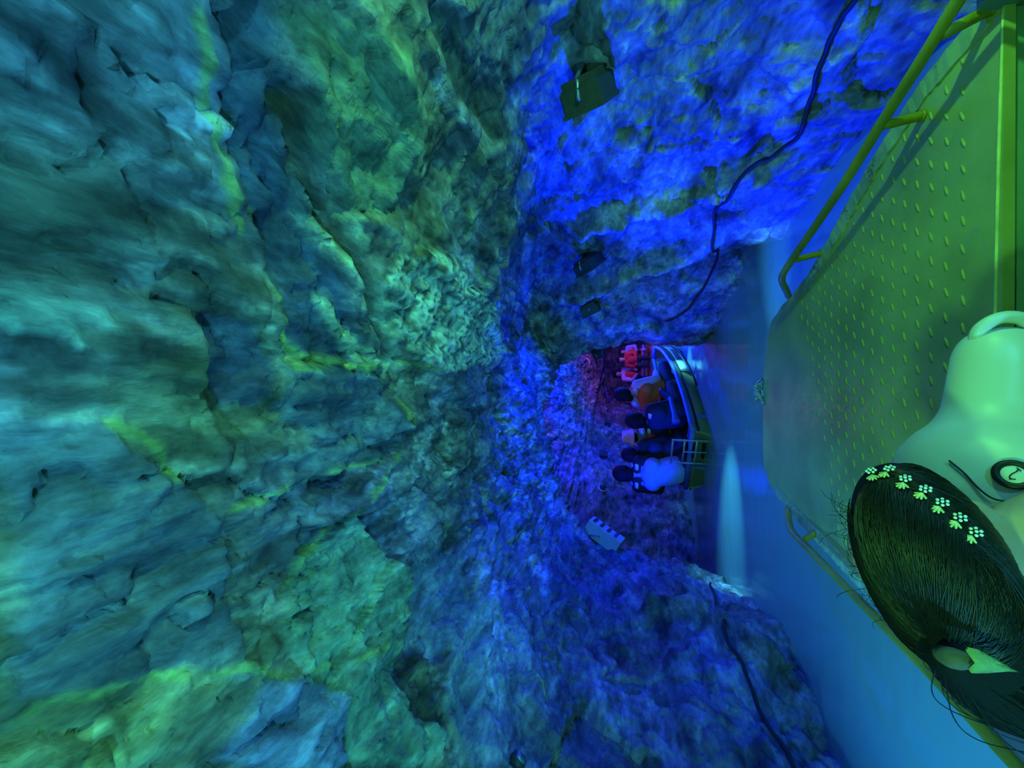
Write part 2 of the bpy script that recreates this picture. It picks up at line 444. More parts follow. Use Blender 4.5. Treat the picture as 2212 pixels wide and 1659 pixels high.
SLABS = {'dark_strip': [(0.654, 0.526, 1.767), (0.738, 0.617, 1.725), (0.688, 0.662, 1.752), (0.598, 0.753, 1.796), (0.514, 0.856, 1.833), (0.327, 1.049, 1.906), (0.176, 1.243, 1.958), (0.073, 1.379, 1.986), (0.077, 0.947, 1.981), (0.277, 0.822, 1.92), (0.374, 0.742, 1.886), (0.483, 0.662, 1.843), (0.57, 0.594, 1.806)],
 'green_slab': [(-0.572, 1.015, 2.039), (-0.522, 1.14, 2.044), (-0.5, 1.322, 2.044), (-0.66, 1.47, 2.02), (-0.823, 1.584, 1.979), (-0.975, 1.607, 1.929), (-1.072, 1.459, 1.891), (-1.109, 1.368, 1.875), (-1.196, 1.334, 1.833), (-1.373, 1.425, 1.726), (-1.415, 1.357, 1.695), (-1.153, 1.038, 1.854), (-1.04, 1.049, 1.904), (-0.846, 0.958, 1.975), (-0.712, 0.913, 2.013)],
 'blue_slab': [(-0.869, 0.708, 1.968), (-0.834, 0.776, 1.979), (-0.798, 0.833, 1.99), (-0.846, 0.935, 1.975), (-0.928, 1.015, 1.947), (-1.04, 1.049, 1.904), (-1.128, 1.004, 1.866)],
 'teal_tip': [(0.143, 0.378, 1.959), (0.143, 0.4, 1.96), (0.126, 0.446, 1.965), (0.126, 0.48, 1.965), (0.11, 0.514, 1.97), (0.093, 0.469, 1.974), (0.06, 0.446, 1.983), (0.076, 0.412, 1.979), (0.093, 0.378, 1.974)],
 'pitted': [(0.468, 1.322, 1.867), (0.586, 1.573, 1.835), (0.586, 2.028, 1.858), (0.536, 2.586, 1.905), (0.276, 3.303, 1.998), (0.138, 2.779, 1.997), (0.082, 2.017, 1.991), (0.12, 1.675, 1.979), (0.208, 1.391, 1.952), (0.342, 1.254, 1.908)],
 'rib': [(0.261, 1.004, 1.927), (0.21, 1.152, 1.946), (0.124, 1.334, 1.973), (0.054, 1.493, 1.992), (0.057, 1.322, 1.99), (0.109, 1.197, 1.975), (0.211, 1.061, 1.944)],
 'dark_blob': [(0.144, 0.674, 1.961), (0.161, 0.776, 1.956), (0.044, 0.924, 1.989), (-0.055, 0.913, 2.013), (-0.055, 0.799, 2.012), (0.027, 0.696, 1.993)],
 'dark_brown': [(0.496, 0.378, 1.835), (0.511, 0.412, 1.829), (0.451, 0.469, 1.854), (0.373, 0.491, 1.884), (0.357, 0.48, 1.889), (0.404, 0.435, 1.871), (0.451, 0.4, 1.853)],
 'slab_mid': [(-0.197, 0.981, 2.039), (-0.2, 1.129, 2.038), (-0.235, 1.368, 2.041), (-0.311, 1.539, 2.046), (-0.336, 1.379, 2.048), (-0.317, 1.152, 2.05), (-0.314, 0.992, 2.051)],
 'slab_big': [(-0.056, 0.4, 2.011), (-0.055, 0.491, 2.012), (-0.12, 0.56, 2.025), (-0.271, 0.719, 2.048), (-0.411, 0.776, 2.053), (-0.749, 0.844, 2.004), (-0.649, 0.685, 2.027), (-0.571, 0.526, 2.04), (-0.532, 0.412, 2.045)],
 'slab_top': [(0.061, 0.924, 1.985), (0.041, 1.22, 1.992), (0.021, 1.47, 1.999), (-0.227, 1.732, 2.038), (-0.269, 1.618, 2.042), (-0.184, 1.129, 2.036), (-0.103, 0.958, 2.023)],
 'green_top': [(0.722, 0.639, 1.734), (0.836, 0.765, 1.67), (0.9, 0.97, 1.632), (0.79, 1.163, 1.713), (0.586, 1.22, 1.816), (0.499, 1.061, 1.843), (0.585, 0.844, 1.803), (0.655, 0.742, 1.769)],
 'dark_top': [(0.974, 0.913, 1.579), (1.282, 1.3, 1.333), (1.281, 1.664, 1.368), (1.223, 1.971, 1.467), (1.033, 1.584, 1.588), (0.96, 1.209, 1.607)],
 'slab_fan': [(-0.765, 1.698, 1.995), (-0.964, 2.142, 1.932), (-1.197, 2.04, 1.834), (-1.226, 1.63, 1.818), (-1.099, 1.493, 1.88), (-0.975, 1.607, 1.929)],
 'left_low': [(-1.146, 1.949, 1.859), (-1.318, 2.347, 1.765), (-1.63, 2.324, 1.479), (-1.755, 1.96, 1.229), (-1.661, 1.675, 1.433), (-1.467, 1.414, 1.654), (-1.295, 1.527, 1.778)]}
RIBS = {'a': [(1.162, 2.222, 0.176), (1.196, 2.381, 0.308), (1.232, 2.586, 0.454), (1.275, 2.825, 0.857), (1.266, 2.95, 1.158), (1.24, 3.212, 1.459)],
 'b': [(1.119, 3.098, 0.238), (1.143, 3.519, 0.432), (1.113, 3.679, 0.658), (1.054, 3.952, 1.047), (0.957, 4.214, 1.47), (0.859, 4.305, 1.689)],
 'c': [(0.837, 5.532, 0.047), (0.791, 5.5, 0.501), (0.782, 5.532, 1.031), (0.694, 4.601, 1.518)],
 'd': [(-1.709, 2.552, 0.134), (-1.665, 2.757, 0.3), (-1.711, 3.075, 0.518), (-1.8, 3.212, 0.886)]}

def cells(p, n_seed, scale, warp, seed):
    """broken-slab pattern: id of the nearest seed and offset from it"""
    r = np.random.default_rng(seed)
    from mathutils import kdtree
    q = p * np.asarray(scale)
    q = q + warp * np.stack([fbm(p * 2.2, 3, off=7.0), fbm(p * 2.2, 3, off=37.0), fbm(p * 2.2, 3, off=67.0)], 1)
    S = q[r.integers(0, len(q), n_seed)]
    kd = kdtree.KDTree(n_seed)
    for i, v in enumerate(S): kd.insert(v, i)
    kd.balance()
    ids = np.empty(len(q), np.int64); gap = np.empty(len(q))
    fn = kd.find_n
    for i, v in enumerate(q.tolist()):
        a, b = fn(v, 2)
        ids[i] = a[1]; gap[i] = b[2] - a[2]
    off = q - S[ids]
    tilt = r.normal(size=(n_seed, 3)); hgt = r.uniform(-1, 1, n_seed)
    return ids, gap, hgt[ids], np.sum(off * tilt[ids], axis=1), r.uniform(-1, 1, n_seed)[ids]

def poly_sd(p2, poly):
    """signed distance to a polygon in plan, positive inside"""
    Q = np.asarray(poly, float)[:, :2]
    inside = np.zeros(len(p2), bool); best = np.full(len(p2), 1e9)
    for a, b in zip(Q, np.roll(Q, -1, axis=0)):
        d = b - a
        t = np.clip(((p2 - a) @ d) / max(d @ d, 1e-12), 0, 1)
        best = np.minimum(best, np.linalg.norm(p2 - a - t[:, None] * d, axis=1))
        c = ((a[1] > p2[:, 1]) != (b[1] > p2[:, 1]))
        with np.errstate(all='ignore'):
            x = a[0] + (p2[:, 1] - a[1]) / (b[1] - a[1]) * d[0]
        inside ^= c & (p2[:, 0] < x)
    return np.where(inside, best, -best)

# slab: (step into the tunnel, stone colour, strength, pitting)
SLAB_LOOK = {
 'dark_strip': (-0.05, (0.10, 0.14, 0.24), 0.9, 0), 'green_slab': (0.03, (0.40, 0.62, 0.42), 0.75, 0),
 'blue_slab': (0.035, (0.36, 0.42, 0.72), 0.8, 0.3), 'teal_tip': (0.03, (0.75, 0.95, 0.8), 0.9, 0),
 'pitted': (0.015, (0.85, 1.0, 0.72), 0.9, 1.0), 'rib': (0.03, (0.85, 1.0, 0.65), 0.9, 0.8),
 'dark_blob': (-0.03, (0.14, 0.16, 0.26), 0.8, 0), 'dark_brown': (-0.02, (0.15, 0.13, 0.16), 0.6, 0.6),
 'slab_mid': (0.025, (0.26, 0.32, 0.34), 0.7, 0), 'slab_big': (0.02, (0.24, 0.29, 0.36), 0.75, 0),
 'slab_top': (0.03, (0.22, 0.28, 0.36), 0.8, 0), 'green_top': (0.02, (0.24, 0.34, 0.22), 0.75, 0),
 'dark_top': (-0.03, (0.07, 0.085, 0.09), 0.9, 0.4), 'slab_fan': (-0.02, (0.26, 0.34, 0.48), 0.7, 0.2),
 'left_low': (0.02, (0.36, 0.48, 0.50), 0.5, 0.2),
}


def rock_relief(p):
    d = 0.07 * fbm(p * 1.1, 3, off=3.1)
    # walls: tilted strata, blocky
    st = p @ np.array([0.15, -0.42, 0.9])
    blk = fbm(np.stack([p[:, 0] * 1.6, p[:, 1] * 1.6, st * 5.0], 1), 4, off=9.0)
    ter = np.floor(blk * 7 + 0.5) / 7
    dw = 0.10 * (0.45 * blk + 0.55 * ter) + 0.03 * ridged(p * 4.0, 4, off=5.0) + 0.012 * fbm(p * 16, 3)
    # ceiling: long flakes that run with the tunnel
    q = np.stack([p[:, 0] * 5.0, p[:, 1] * 1.5, p[:, 2] * 4.0], 1)
    fl = fbm(q, 5, 0.55, off=21.0)
    ter2 = np.floor(fl * 6) / 6
    dc = 0.05 * fl + 0.05 * ter2 + 0.012 * ridged(q * 3.5, 3, off=2.0) + 0.006 * fbm(p * 28, 3)
    return d + dw * (wall_r + wall_l) + dc * ceil

disp = rock_relief(flat)
stone = np.empty((len(flat), 3))
tone = 0.28 + 0.30 * fbm(flat * np.array([2.2, 1.2, 2.2]), 4, off=40.0) + 0.10 * fbm(flat * np.array([9, 3.5, 9]), 3, off=61.0)
warm = fbm(flat * np.array([1.6, 1.0, 1.6]), 3, off=80.0)
stone[:, 0] = tone * (1.0 + 0.4 * warm)
stone[:, 1] = tone * (1.0 + 0.35 * warm)
stone[:, 2] = tone * (1.0 - 1.0 * warm)
# broken slabs, big and small, each with a face of its own
aniso = np.stack([np.ones(len(flat)), 1 - 0.5 * ceil, np.ones(len(flat))], 1)
_, gapA, hA, tA, cA = cells(flat, 420, aniso, 0.30, 11)
_, gapB, hB, tB, cB = cells(flat, 5200, aniso, 0.16, 12)
disp += (0.030 * hA + 0.14 * tA * 0.5) * 0.8
disp += (0.011 * hB + 0.10 * tB * 0.5) * 0.8
disp -= 0.022 * np.exp(-(gapA / 0.012) ** 2) + 0.008 * np.exp(-(gapB / 0.006) ** 2)
stone *= (1 + 0.28 * cA + 0.16 * cB)[:, None]
fleck = sstep(0.03, 0.24, fbm(flat * np.array([20, 6.0, 20]), 4, 0.62, off=90.0)) * sstep(-0.16, 0.10, fbm(flat * 1.9, 2, off=95.0))
stone *= (1 + (0.35 + 1.15 * ceil) * fleck)[:, None]
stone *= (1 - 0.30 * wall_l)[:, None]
dark = sstep(0.04, 0.26, fbm(flat * np.array([10, 3.4, 10]), 4, 0.6, off=120.0))
stone *= (1 - 0.55 * dark)[:, None]
# named slabs of the ceiling
jit = np.stack([fbm(flat * 7, 3, off=3.0), fbm(flat * 7, 3, off=33.0)], 1) * 0.05
p2 = flat[:, :2] + jit
pit = ridged(flat * np.array([26, 14, 26]), 2, off=50.0)
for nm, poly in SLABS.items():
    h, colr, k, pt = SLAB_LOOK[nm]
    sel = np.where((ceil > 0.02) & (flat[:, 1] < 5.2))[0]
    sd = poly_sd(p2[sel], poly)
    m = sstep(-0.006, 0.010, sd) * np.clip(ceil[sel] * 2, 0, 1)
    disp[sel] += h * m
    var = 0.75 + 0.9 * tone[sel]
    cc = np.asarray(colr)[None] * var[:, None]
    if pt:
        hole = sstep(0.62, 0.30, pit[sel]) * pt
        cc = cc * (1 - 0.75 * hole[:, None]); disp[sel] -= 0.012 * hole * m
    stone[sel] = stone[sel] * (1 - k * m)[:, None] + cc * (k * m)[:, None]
# ribs of the walls
for nm, ln in RIBS.items():
    d, al = poly_dist(flat + 0.05 * np.stack([tA * 0, fbm(flat * 3, 3), fbm(flat * 3, 3, off=9.0)], 1), ln)
    disp += 0.15 * np.exp(-(d / 0.075) ** 2) * sstep(0, .12, al) * sstep(1, .88, al)
# veins: yellowish mineral, standing a little proud; cracks: cut in
wob = 0.03 * np.stack([fbm(flat * 6, 3, off=1.0), fbm(flat * 6, 3, off=5.0), fbm(flat * 6, 3, off=8.0)], 1)
patch = fbm(flat * 9, 3, off=70.0)
for nm, ln in VEINS.items():
    d, al = poly_dist(flat + wob, ln)
    w = 0.015 * (0.75 + 0.9 * patch)
    m = sstep(1.35, 0.5, d / np.maximum(w, 0.004)) * sstep(0, .04, al) * sstep(1, .96, al)
    stone[:] = stone * (1 - 0.7 * m)[:, None] + np.array([0.58, 0.74, 0.20]) * (0.7 * m)[:, None]
    disp += 0.006 * m
for nm, ln in CRACKS.items():
    d, al = poly_dist(flat + wob * 0.7, ln)
    wide = 0.022 if nm == 'a' else 0.009
    m = np.exp(-(d / wide) ** 2)
    disp -= (0.075 if nm == 'a' else 0.03) * m
    if nm == 'a':
        rim = np.exp(-((d - 0.045) / 0.026) ** 2) * sstep(0.05, .4, al) * np.clip(0.6 + patch * 2, 0, 1)
        stone[:] = stone * (1 - 0.8 * rim)[:, None] + np.array([0.8, 0.95, 0.6]) * (0.8 * rim)[:, None]
        stone[:] = stone * (1 - 0.7 * m)[:, None] + np.array([0.22, 0.15, 0.03]) * (0.7 * m)[:, None]

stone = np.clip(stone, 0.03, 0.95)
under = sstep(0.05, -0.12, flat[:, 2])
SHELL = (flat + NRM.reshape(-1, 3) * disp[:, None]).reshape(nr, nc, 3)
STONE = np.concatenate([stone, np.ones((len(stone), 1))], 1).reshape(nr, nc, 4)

def shell_part(name, c0, c1, label, category):
    V = SHELL[:, c0:c1 + 1].reshape(-1, 3); w = c1 - c0 + 1
    i = (np.arange(nr - 1)[:, None] * w + np.arange(w - 1)[None, :]).ravel()
    F = np.stack([i, i + 1, i + w + 1, i + w], 1)
    me = bpy.data.meshes.new(name)
    me.vertices.add(len(V)); me.vertices.foreach_set('co', V.astype(np.float32).ravel())
    me.loops.add(F.size); me.loops.foreach_set('vertex_index', F.astype(np.int32).ravel())
    me.polygons.add(len(F))
    me.polygons.foreach_set('loop_start', np.arange(0, F.size, 4, dtype=np.int32))
    me.polygons.foreach_set('loop_total', np.full(len(F), 4, np.int32))
    me.update(calc_edges=True)
    at = me.attributes.new('stone', 'FLOAT_COLOR', 'POINT')
    at.data.foreach_set('color', STONE[:, c0:c1 + 1].reshape(-1).astype(np.float32))
    o = link_mesh(name, me, ROCK)
    tag(o, label, category, kind='structure')
    return o

def shell_point(y, col):
    """the finished rock surface near tunnel distance y and cross-section column (float 0..1 of the profile)"""
    r = int(np.argmin(np.abs(YS - y))); c = int(np.clip(round(col * (nc - 1)), 0, nc - 1))
    return Vector(SHELL[r, c]), Vector(NRM[r, c])

shell_part('wall_right', 0, seg_start[4], 'right-hand rock wall of the boat tunnel, washed in deep blue light', 'rock wall')
shell_part('ceiling', seg_start[4], seg_start[8], 'low vaulted rock ceiling with teal and green flakes and yellow veins', 'cave ceiling')
shell_part('wall_left', seg_start[8], nc - 1, 'left-hand rock wall of the boat tunnel, blue above the water', 'rock wall')

# ------------------------------------------------------------------ water
def make_water():
    ys = np.concatenate([np.linspace(-1.7, 0.8, 40, endpoint=False), np.linspace(0.8, 8, 420, endpoint=False), np.linspace(8, 17.5, 160)])
    xs = np.linspace(-2.9, 3.4, 150)
    X, Yg = np.meshgrid(xs, ys)
    X = X + np.interp(Yg, [0, 8, 12, 17.5], [0, 0, 1.2, 5])
    p = np.stack([X.ravel(), Yg.ravel(), np.zeros(X.size)], 1)
    z = 0.010 * fbm(p * np.array([0.5, 1.6, 1]), 2, off=5.0) + 0.0022 * fbm(p * np.array([3, 9, 1]), 3, off=15.0)

    p[:, 2] = z
    n0, n1 = X.shape
    i = (np.arange(n0 - 1)[:, None] * n1 + np.arange(n1 - 1)[None, :]).ravel()
    F = np.stack([i, i + 1, i + n1 + 1, i + n1], 1)
    me = bpy.data.meshes.new('water_surface')
    me.from_pydata(p.tolist(), [], F.tolist())
    k = N('channel_water')
    v = k.coords((1, 1, 1))
    n = k.noise(k.coords((0.6, 1.0, 1)), 14.0, 2, 0.5)
    n2 = k.noise(k.coords((1.0, 2.0, 1)), 3.0, 2, 0.5)
    k.b.inputs['Base Color'].default_value = (0.17, 0.29, 0.29, 1)
    k.b.inputs['Roughness'].default_value = 0.10
    k.b.inputs['IOR'].default_value = 1.33
    k.b.inputs['Specular IOR Level'].default_value = 0.9
    k.link(k.bump(n, 0.12, 0.01, k.bump(n2, 0.05, 0.03)), k.b.inputs['Normal'])
    o = link_mesh('water_surface', me, k.m)
    tag(o, 'milky blue-green channel water with long ripple crests and a cyan band of added light', 'water', kind='structure')
make_water()
bm = bmesh.new()
box(bm, (1.5, 8, -0.62), (12, 20, 0.1))
tag(from_bm('floor', bm, plain('channel_bed', (0.12, 0.11, 0.09), 0.9)), 'dark bed of the tunnel channel under the water', 'channel bed', kind='structure')
# ------------------------------------------------------------------ materials of the things
def worn_paint(name, color, under, scale=7.0, amount=0.5, rough=0.5):
    k = N(name)
    v = k.coords()
    a = k.noise(v, scale, 8, 0.7, 0.3)
    b = k.noise(v, scale * 9, 5, 0.7)
    base = k.mix(color, tuple(x * 0.62 for x in color), k.ramp(k.noise(v, scale * 0.6, 5), [(0.35, (0, 0, 0)), (0.65, (1, 1, 1))]))
    s = k.mix(a, b, 0.42)
    m = k.ramp(s, [(amount, (0, 0, 0)), (amount + 0.06, (1, 1, 1))])
    c = k.mix(base, under, m)
    k.link(c, k.b.inputs['Base Color'])
    r = k.ramp(b, [(0.3, (rough - .15,) * 3), (0.7, (rough + .2,) * 3)])
    k.link(r, k.b.inputs['Roughness'])
    k.link(k.bump(s, 0.35, 0.004), k.b.inputs['Normal'])
    return k.m
M = {}
M['deck'] = worn_paint('deck_paint', (0.42, 0.46, 0.14), (0.30, 0.36, 0.24), 6.0, 0.56, 0.38)
M['edge'] = worn_paint('worn_deck_edge', (0.42, 0.50, 0.28), (0.10, 0.09, 0.06), 14.0, 0.54, 0.5)
M['lip'] = worn_paint('bright_worn_lip', (0.72, 0.75, 0.30), (0.30, 0.26, 0.12), 30.0, 0.6, 0.35)
M['rail'] = worn_paint('rail_paint', (0.34, 0.30, 0.03), (0.22, 0.16, 0.05), 10.0, 0.60, 0.4)
M['hull'] = worn_paint('hull_paint', (0.10, 0.12, 0.12), (0.05, 0.05, 0.05), 8.0, 0.56, 0.5)
M['inner'] = worn_paint('cockpit_paint', (0.24, 0.42, 0.30), (0.14, 0.2, 0.16), 5.0, 0.62, 0.45)
M['steel'] = plain('dull_steel', (0.30, 0.33, 0.36), 0.4, 0.8, 0.3, 40)
M['rope'] = plain('old_rope', (0.38, 0.40, 0.30), 0.9, 0, 0.5, 160, 0.6, 0.004)
M['black'] = plain('black_rubber', (0.012, 0.012, 0.014), 0.55, 0, 0.3, 40)

# ------------------------------------------------------------------ the boat we ride in
DZ = 0.30
boat = empty('tour_boat', (0, 1.2, 0))
tag(boat, 'near boat bow with worn yellow-green tread-plate deck and low side rails', 'boat')
boat_inv = Matrix.Translation((0, -1.2, 0))

def boat_part(name, bm, mat, parent=boat, smooth=True):
    bmesh.ops.transform(bm, matrix=boat_inv, verts=bm.verts)
    o = from_bm(name, bm, mat, parent, smooth)
    return o

# outline of the bow deck, right aft corner round the bow to the left aft corner
RIGHT = [(.80, 1.055), (.835, 1.10), (.80, 1.28), (.72, 1.446), (.62, 1.62), (.53, 1.76), (.455, 1.88), (.41, 2.02), (.375, 2.16), (.325, 2.29)]
FRONT = [(.24, 2.345), (.1, 2.385), (-.1, 2.40), (-.3, 2.40), (-.43, 2.39), (-.505, 2.33)]
LEFT = [(-.55, 2.22), (-.585, 2.08), (-.615, 1.9), (-.645, 1.72), (-.675, 1.55), (-.705, 1.38), (-.725, 1.2), (-.735, 1.06)]
OUT = RIGHT + FRONT + LEFT

def plate(bm, outline, z0, z1):
    a = [bm.verts.new((x, y, z0)) for x, y in outline]
    b = [bm.verts.new((x, y, z1)) for x, y in outline]
    n = len(a)
    bm.faces.new(b); bm.faces.new(a[::-1])
    for i in range(n):
        bm.faces.new((a[i], a[(i + 1) % n], b[(i + 1) % n], b[i]))

def ragged(outline, step=0.02, amp=0.004):
    out = []
    n = len(outline)
    for i in range(n - 1):
        a = Vector(outline[i]); b = Vector(outline[i + 1])
        k = max(1, int((b - a).length / step))
        for j in range(k):
            p = a.lerp(b, j / k)
            out.append((p.x + random.uniform(-amp, amp), p.y + random.uniform(-amp, amp)))
    out.append(outline[-1])
    return out

bm = bmesh.new()
plate(bm, ragged(OUT), DZ - 0.02, DZ)
boat_part('deck', bm, M['deck'], smooth=False)

# flat margin strip along each side of the deck, a little proud, with scaling paint
def margin(side, w):
    bm = bmesh.new()
    pts = ragged(side, 0.015, 0.002)
    rows = []
    for i, (x, y) in enumerate(pts):
        a = Vector(pts[max(i - 1, 0)]); b = Vector(pts[min(i + 1, len(pts) - 1)])
        t = (b - a).normalized(); nrm = Vector((-t.y, t.x))
        if nrm.x * x > 0: nrm = -nrm
        p0 = Vector((x, y)); ww = w * (1 + random.uniform(-.06, .06))
        p1 = p0 + nrm * ww
        h = DZ + 0.004 + random.uniform(0, 0.0025)
        rows.append([(p0.x, p0.y, DZ), (p0.x, p0.y, h), (p1.x, p1.y, h + random.uniform(-.001, .001)), (p1.x, p1.y, DZ)])
    loft(bm, rows)
    return boat_part('deck_margin', bm, M['edge'], smooth=False)
margin(RIGHT[1:8], 0.055)
margin(LEFT[::-1], 0.045)

# aft lip of the deck and the bulkhead below it
bm = bmesh.new()
tube(bm, cr_path([(.80, 1.055, DZ - .002), (.5, 1.062, DZ + .001), (.2, 1.07, DZ), (-.2, 1.075, DZ + .001), (-.735, 1.06, DZ)], 14), 0.0035, 6)
boat_part('deck_lip', bm, M['lip'])
bm = bmesh.new()
box(bm, (0.04, 1.075, 0.11), (1.56, 0.012, 0.34))
boat_part('bulkhead', bm, M['inner'], smooth=False)

# tread-plate lugs, each a small raised lens
lug_me = None
bm = bmesh.new()
for k in range(2):
    pass
ringn = 10
L0, W0, H0 = 0.0160, 0.0040, 0.0034
base = [bm.verts.new((L0 * math.cos(2 * math.pi * i / ringn), W0 * math.sin(2 * math.pi * i / ringn), -0.0005)) for i in range(ringn)]
mid = [bm.verts.new((L0 * .72 * math.cos(2 * math.pi * i / ringn), W0 * .62 * math.sin(2 * math.pi * i / ringn), H0 * .8)) for i in range(ringn)]
top = bm.verts.new((0, 0, H0))
for i in range(ringn):
    j = (i + 1) % ringn
    bm.faces.new((base[i], base[j], mid[j], mid[i])); bm.faces.new((mid[i], mid[j], top))
lug_me = bpy.data.meshes.new('tread_lug')
bm.to_mesh(lug_me); bm.free()
lug_me.materials.append(M['deck'])
lug_me.polygons.foreach_set('use_smooth', np.ones(len(lug_me.polygons), bool))
OUT_A = np.asarray([(x, y, 0) for x, y in OUT])
cand = []
for r in range(30):
    for c in range(-16, 18):
        x = 0.04 + c * 0.062 + (0.031 if r % 2 else 0)
        y = 1.105 + r * 0.047
        cand.append((x, y))
cand = np.asarray(cand)
inside = poly_sd(cand, OUT_A) > 0.068
cand = cand[inside]
order = np.argsort(cand[:, 1] - 0.35 * cand[:, 0])            # the nearest and clearest first
for q, (x, y) in enumerate(cand[order][:292]):
    o = bpy.data.objects.new('tread_lug', lug_me)
    COL.objects.link(o)
    o.parent = boat
    o.location = (x + random.uniform(-.002, .002), y - 1.2 + random.uniform(-.002, .002), DZ)
    o.rotation_euler = (0, 0, math.radians(20 + random.uniform(-5, 5)))

# hull below the deck, open cockpit behind it
def hull_skin():
    bm = bmesh.new()
    top = ragged(OUT, 0.05, 0.0)
    rows = []
    for z, f in ((DZ - 0.005, 1.0), (0.22, 0.995), (0.10, 0.96), (-0.05, 0.88), (-0.22, 0.72)):
        rows.append([((x - 0.04) * f + 0.04, 1.055 + (y - 1.055) * (f if f > .9 else f * 1.02), z) for x, y in top])
    loft(bm, rows, closed=False, caps=False)
    return bm
boat_part('bow_hull', hull_skin(), M['hull'])
def side(sx, x0):
    bm = bmesh.new()
    secs = []
    for y, dx in ((1.06, 0), (0.7, .02), (0.2, .025), (-0.5, .0), (-1.2, -.05)):
        x = x0 + sx * dx
        secs.append([(x, y, .34), (x - sx * .04, y, .34), (x - sx * .05, y, .0), (x - sx * .16, y, -.2), (x - sx * .12, y, -.22), (x, y, .0)])
    loft(bm, secs)
    return boat_part('side_wall', bm, M['inner'])
side(1, .835); side(-1, -.745)
bm = bmesh.new()
box(bm, (.045, -.06, -.06), (1.5, 2.25, .03))
boat_part('cockpit_floor', bm, M['inner'], smooth=False)
bm = bmesh.new()
box(bm, (.045, -1.19, .08), (1.44, .03, .5))
boat_part('transom', bm, M['inner'], smooth=False)
bm = bmesh.new()
box(bm, (.045, .60, .285), (1.46, .26, .03), bevel=.006)
box(bm, (.045, .60, .11), (1.30, .05, .32))
boat_part('bench', bm, M['inner'], smooth=False)

# side rails
def rail(path, posts, r=0.0135):
    bm = bmesh.new()
    tube(bm, cr_path(path, 5), r, 10)
    ro = boat_part('side_rail', bm, M['rail'])
    for a, b in posts:
        bm = bmesh.new()
        tube(bm, cr_path([a, (Vector(a) + Vector(b)) / 2, b], 4), r * .92, 10)
        ball(bm, a, (r * 1.3, r * 1.3, r * .6), 1)
        boat_part('rail_post', bm, M['rail'], ro)
    return ro
rail([(.408, 2.085, DZ), (.425, 2.03, DZ + .03), (.452, 1.91, DZ + .092), (.492, 1.80, DZ + .10), (.56, 1.60, DZ + .10), (.63, 1.41, DZ + .10),
      (.70, 1.25, DZ + .10), (.757, 1.11, DZ + .10), (.81, .98, DZ + .10), (.84, .80, DZ + .10), (.845, .3, DZ + .09)],
     [((.512, 1.79, DZ + .004), (.494, 1.795, DZ + .094)), ((.708, 1.27, DZ + .004), (.692, 1.262, DZ + .094)),
      ((.81, 1.075, DZ + .004), (.768, 1.07, DZ + .094)), ((.85, .55, .33), (.842, .55, DZ + .094))])
rail([(-.578, 2.09, DZ), (-.615, 2.03, DZ + .02), (-.638, 1.93, DZ + .042), (-.65, 1.75, DZ + .046), (-.676, 1.48, DZ + .046), (-.694, 1.27, DZ + .046),
      (-.708, 1.14, DZ + .046), (-.735, .9, DZ + .05), (-.745, .5, DZ + .06)],
     [((-.598, 1.83, DZ + .003), (-.648, 1.86, DZ + .042)), ((-.655, 1.33, DZ + .003), (-.692, 1.36, DZ + .042)),
      ((-.745, .8, .335), (-.74, .8, DZ + .048))])

# bow shackle
bm = bmesh.new()
arc = [(-.005 - .028 * math.cos(a), 2.402, DZ + .002 + .03 * math.sin(a)) for a in np.linspace(0, math.pi, 12)]
tube(bm, arc, 0.0075, 8)
tube(bm, [(-.045, 2.402, DZ + .006), (.032, 2.402, DZ + .006)], 0.006, 8)
boat_part('shackle', bm, M['steel'])
# knot of rope made fast at the shackle
bm = bmesh.new()
kp = []
for i in range(64):
    t = i / 63 * 2 * math.pi * 2
    kp.append((-.062 + (.022 + .010 * math.cos(1.5 * t)) * math.cos(t), 2.412 + (.016 + .008 * math.cos(1.5 * t)) * math.sin(t), DZ + .014 + .014 * math.sin(1.5 * t)))
tube(bm, kp, 0.0085, 7)
tube(bm, cr_path([(-.04, 2.405, DZ + .02), (-.02, 2.412, DZ + .035), (-.004, 2.404, DZ + .03), (.0, 2.395, DZ + .008)], 5), .007, 7)
tube(bm, cr_path([(-.075, 2.405, DZ + .012), (-.095, 2.395, DZ + .006), (-.105, 2.37, DZ + .008)], 5), .007, 7)
o = from_bm('rope_knot', bm, M['rope'])
tag(o, 'small knot of old rope tied at the shackle on the bow edge', 'rope')
# ------------------------------------------------------------------ the child in front of us
def hair_mat(name, a, b):
    k = N(name)
    v = k.coords((1, 1, 1))
    n = k.noise(v, 90, 3)
    k.link(k.ramp(n, [(0.3, a), (0.75, b)]), k.b.inputs['Base Color'])
    k.b.inputs['Roughness'].default_value = 0.42
    k.b.inputs['Specular IOR Level'].default_value = 0.45
    return k.m
M['hair'] = hair_mat('black_hair', (0.003, 0.003, 0.002), (0.012, 0.011, 0.008))
M['hair_mass'] = plain('hair_mass', (0.006, 0.006, 0.006), 0.75, 0, 0.4, 150, 0.6, 0.003, spec=0.15)
M['skin'] = plain('skin', (0.56, 0.36, 0.27), 0.5, 0, 0.08, 40, 0.05)
M['white_vinyl'] = plain('white_vinyl', (0.62, 0.64, 0.60), 0.4, 0, 0.04, 12, 0.04, 0.003)
M['dark_cloth'] = plain('dark_trousers', (0.03, 0.035, 0.05), 0.85, 0, 0.3, 90, 0.3)
M['pearl'] = plain('pearl', (0.85, 0.86, 0.82), 0.12, 0, 0.05, 20, 0, spec=0.8)
M['clip'] = plain('gilt_clip', (0.72, 0.66, 0.30), 0.35, 0.2, 0.2, 60)
M['ink'] = plain('black_print', (0.01, 0.01, 0.012), 0.5, 0, 0.2, 60, 0)
M['ribbon'] = plain('ribbon', (0.22, 0.30, 0.13), 0.8, 0, 0.25, 160, 0.5, 0.003)
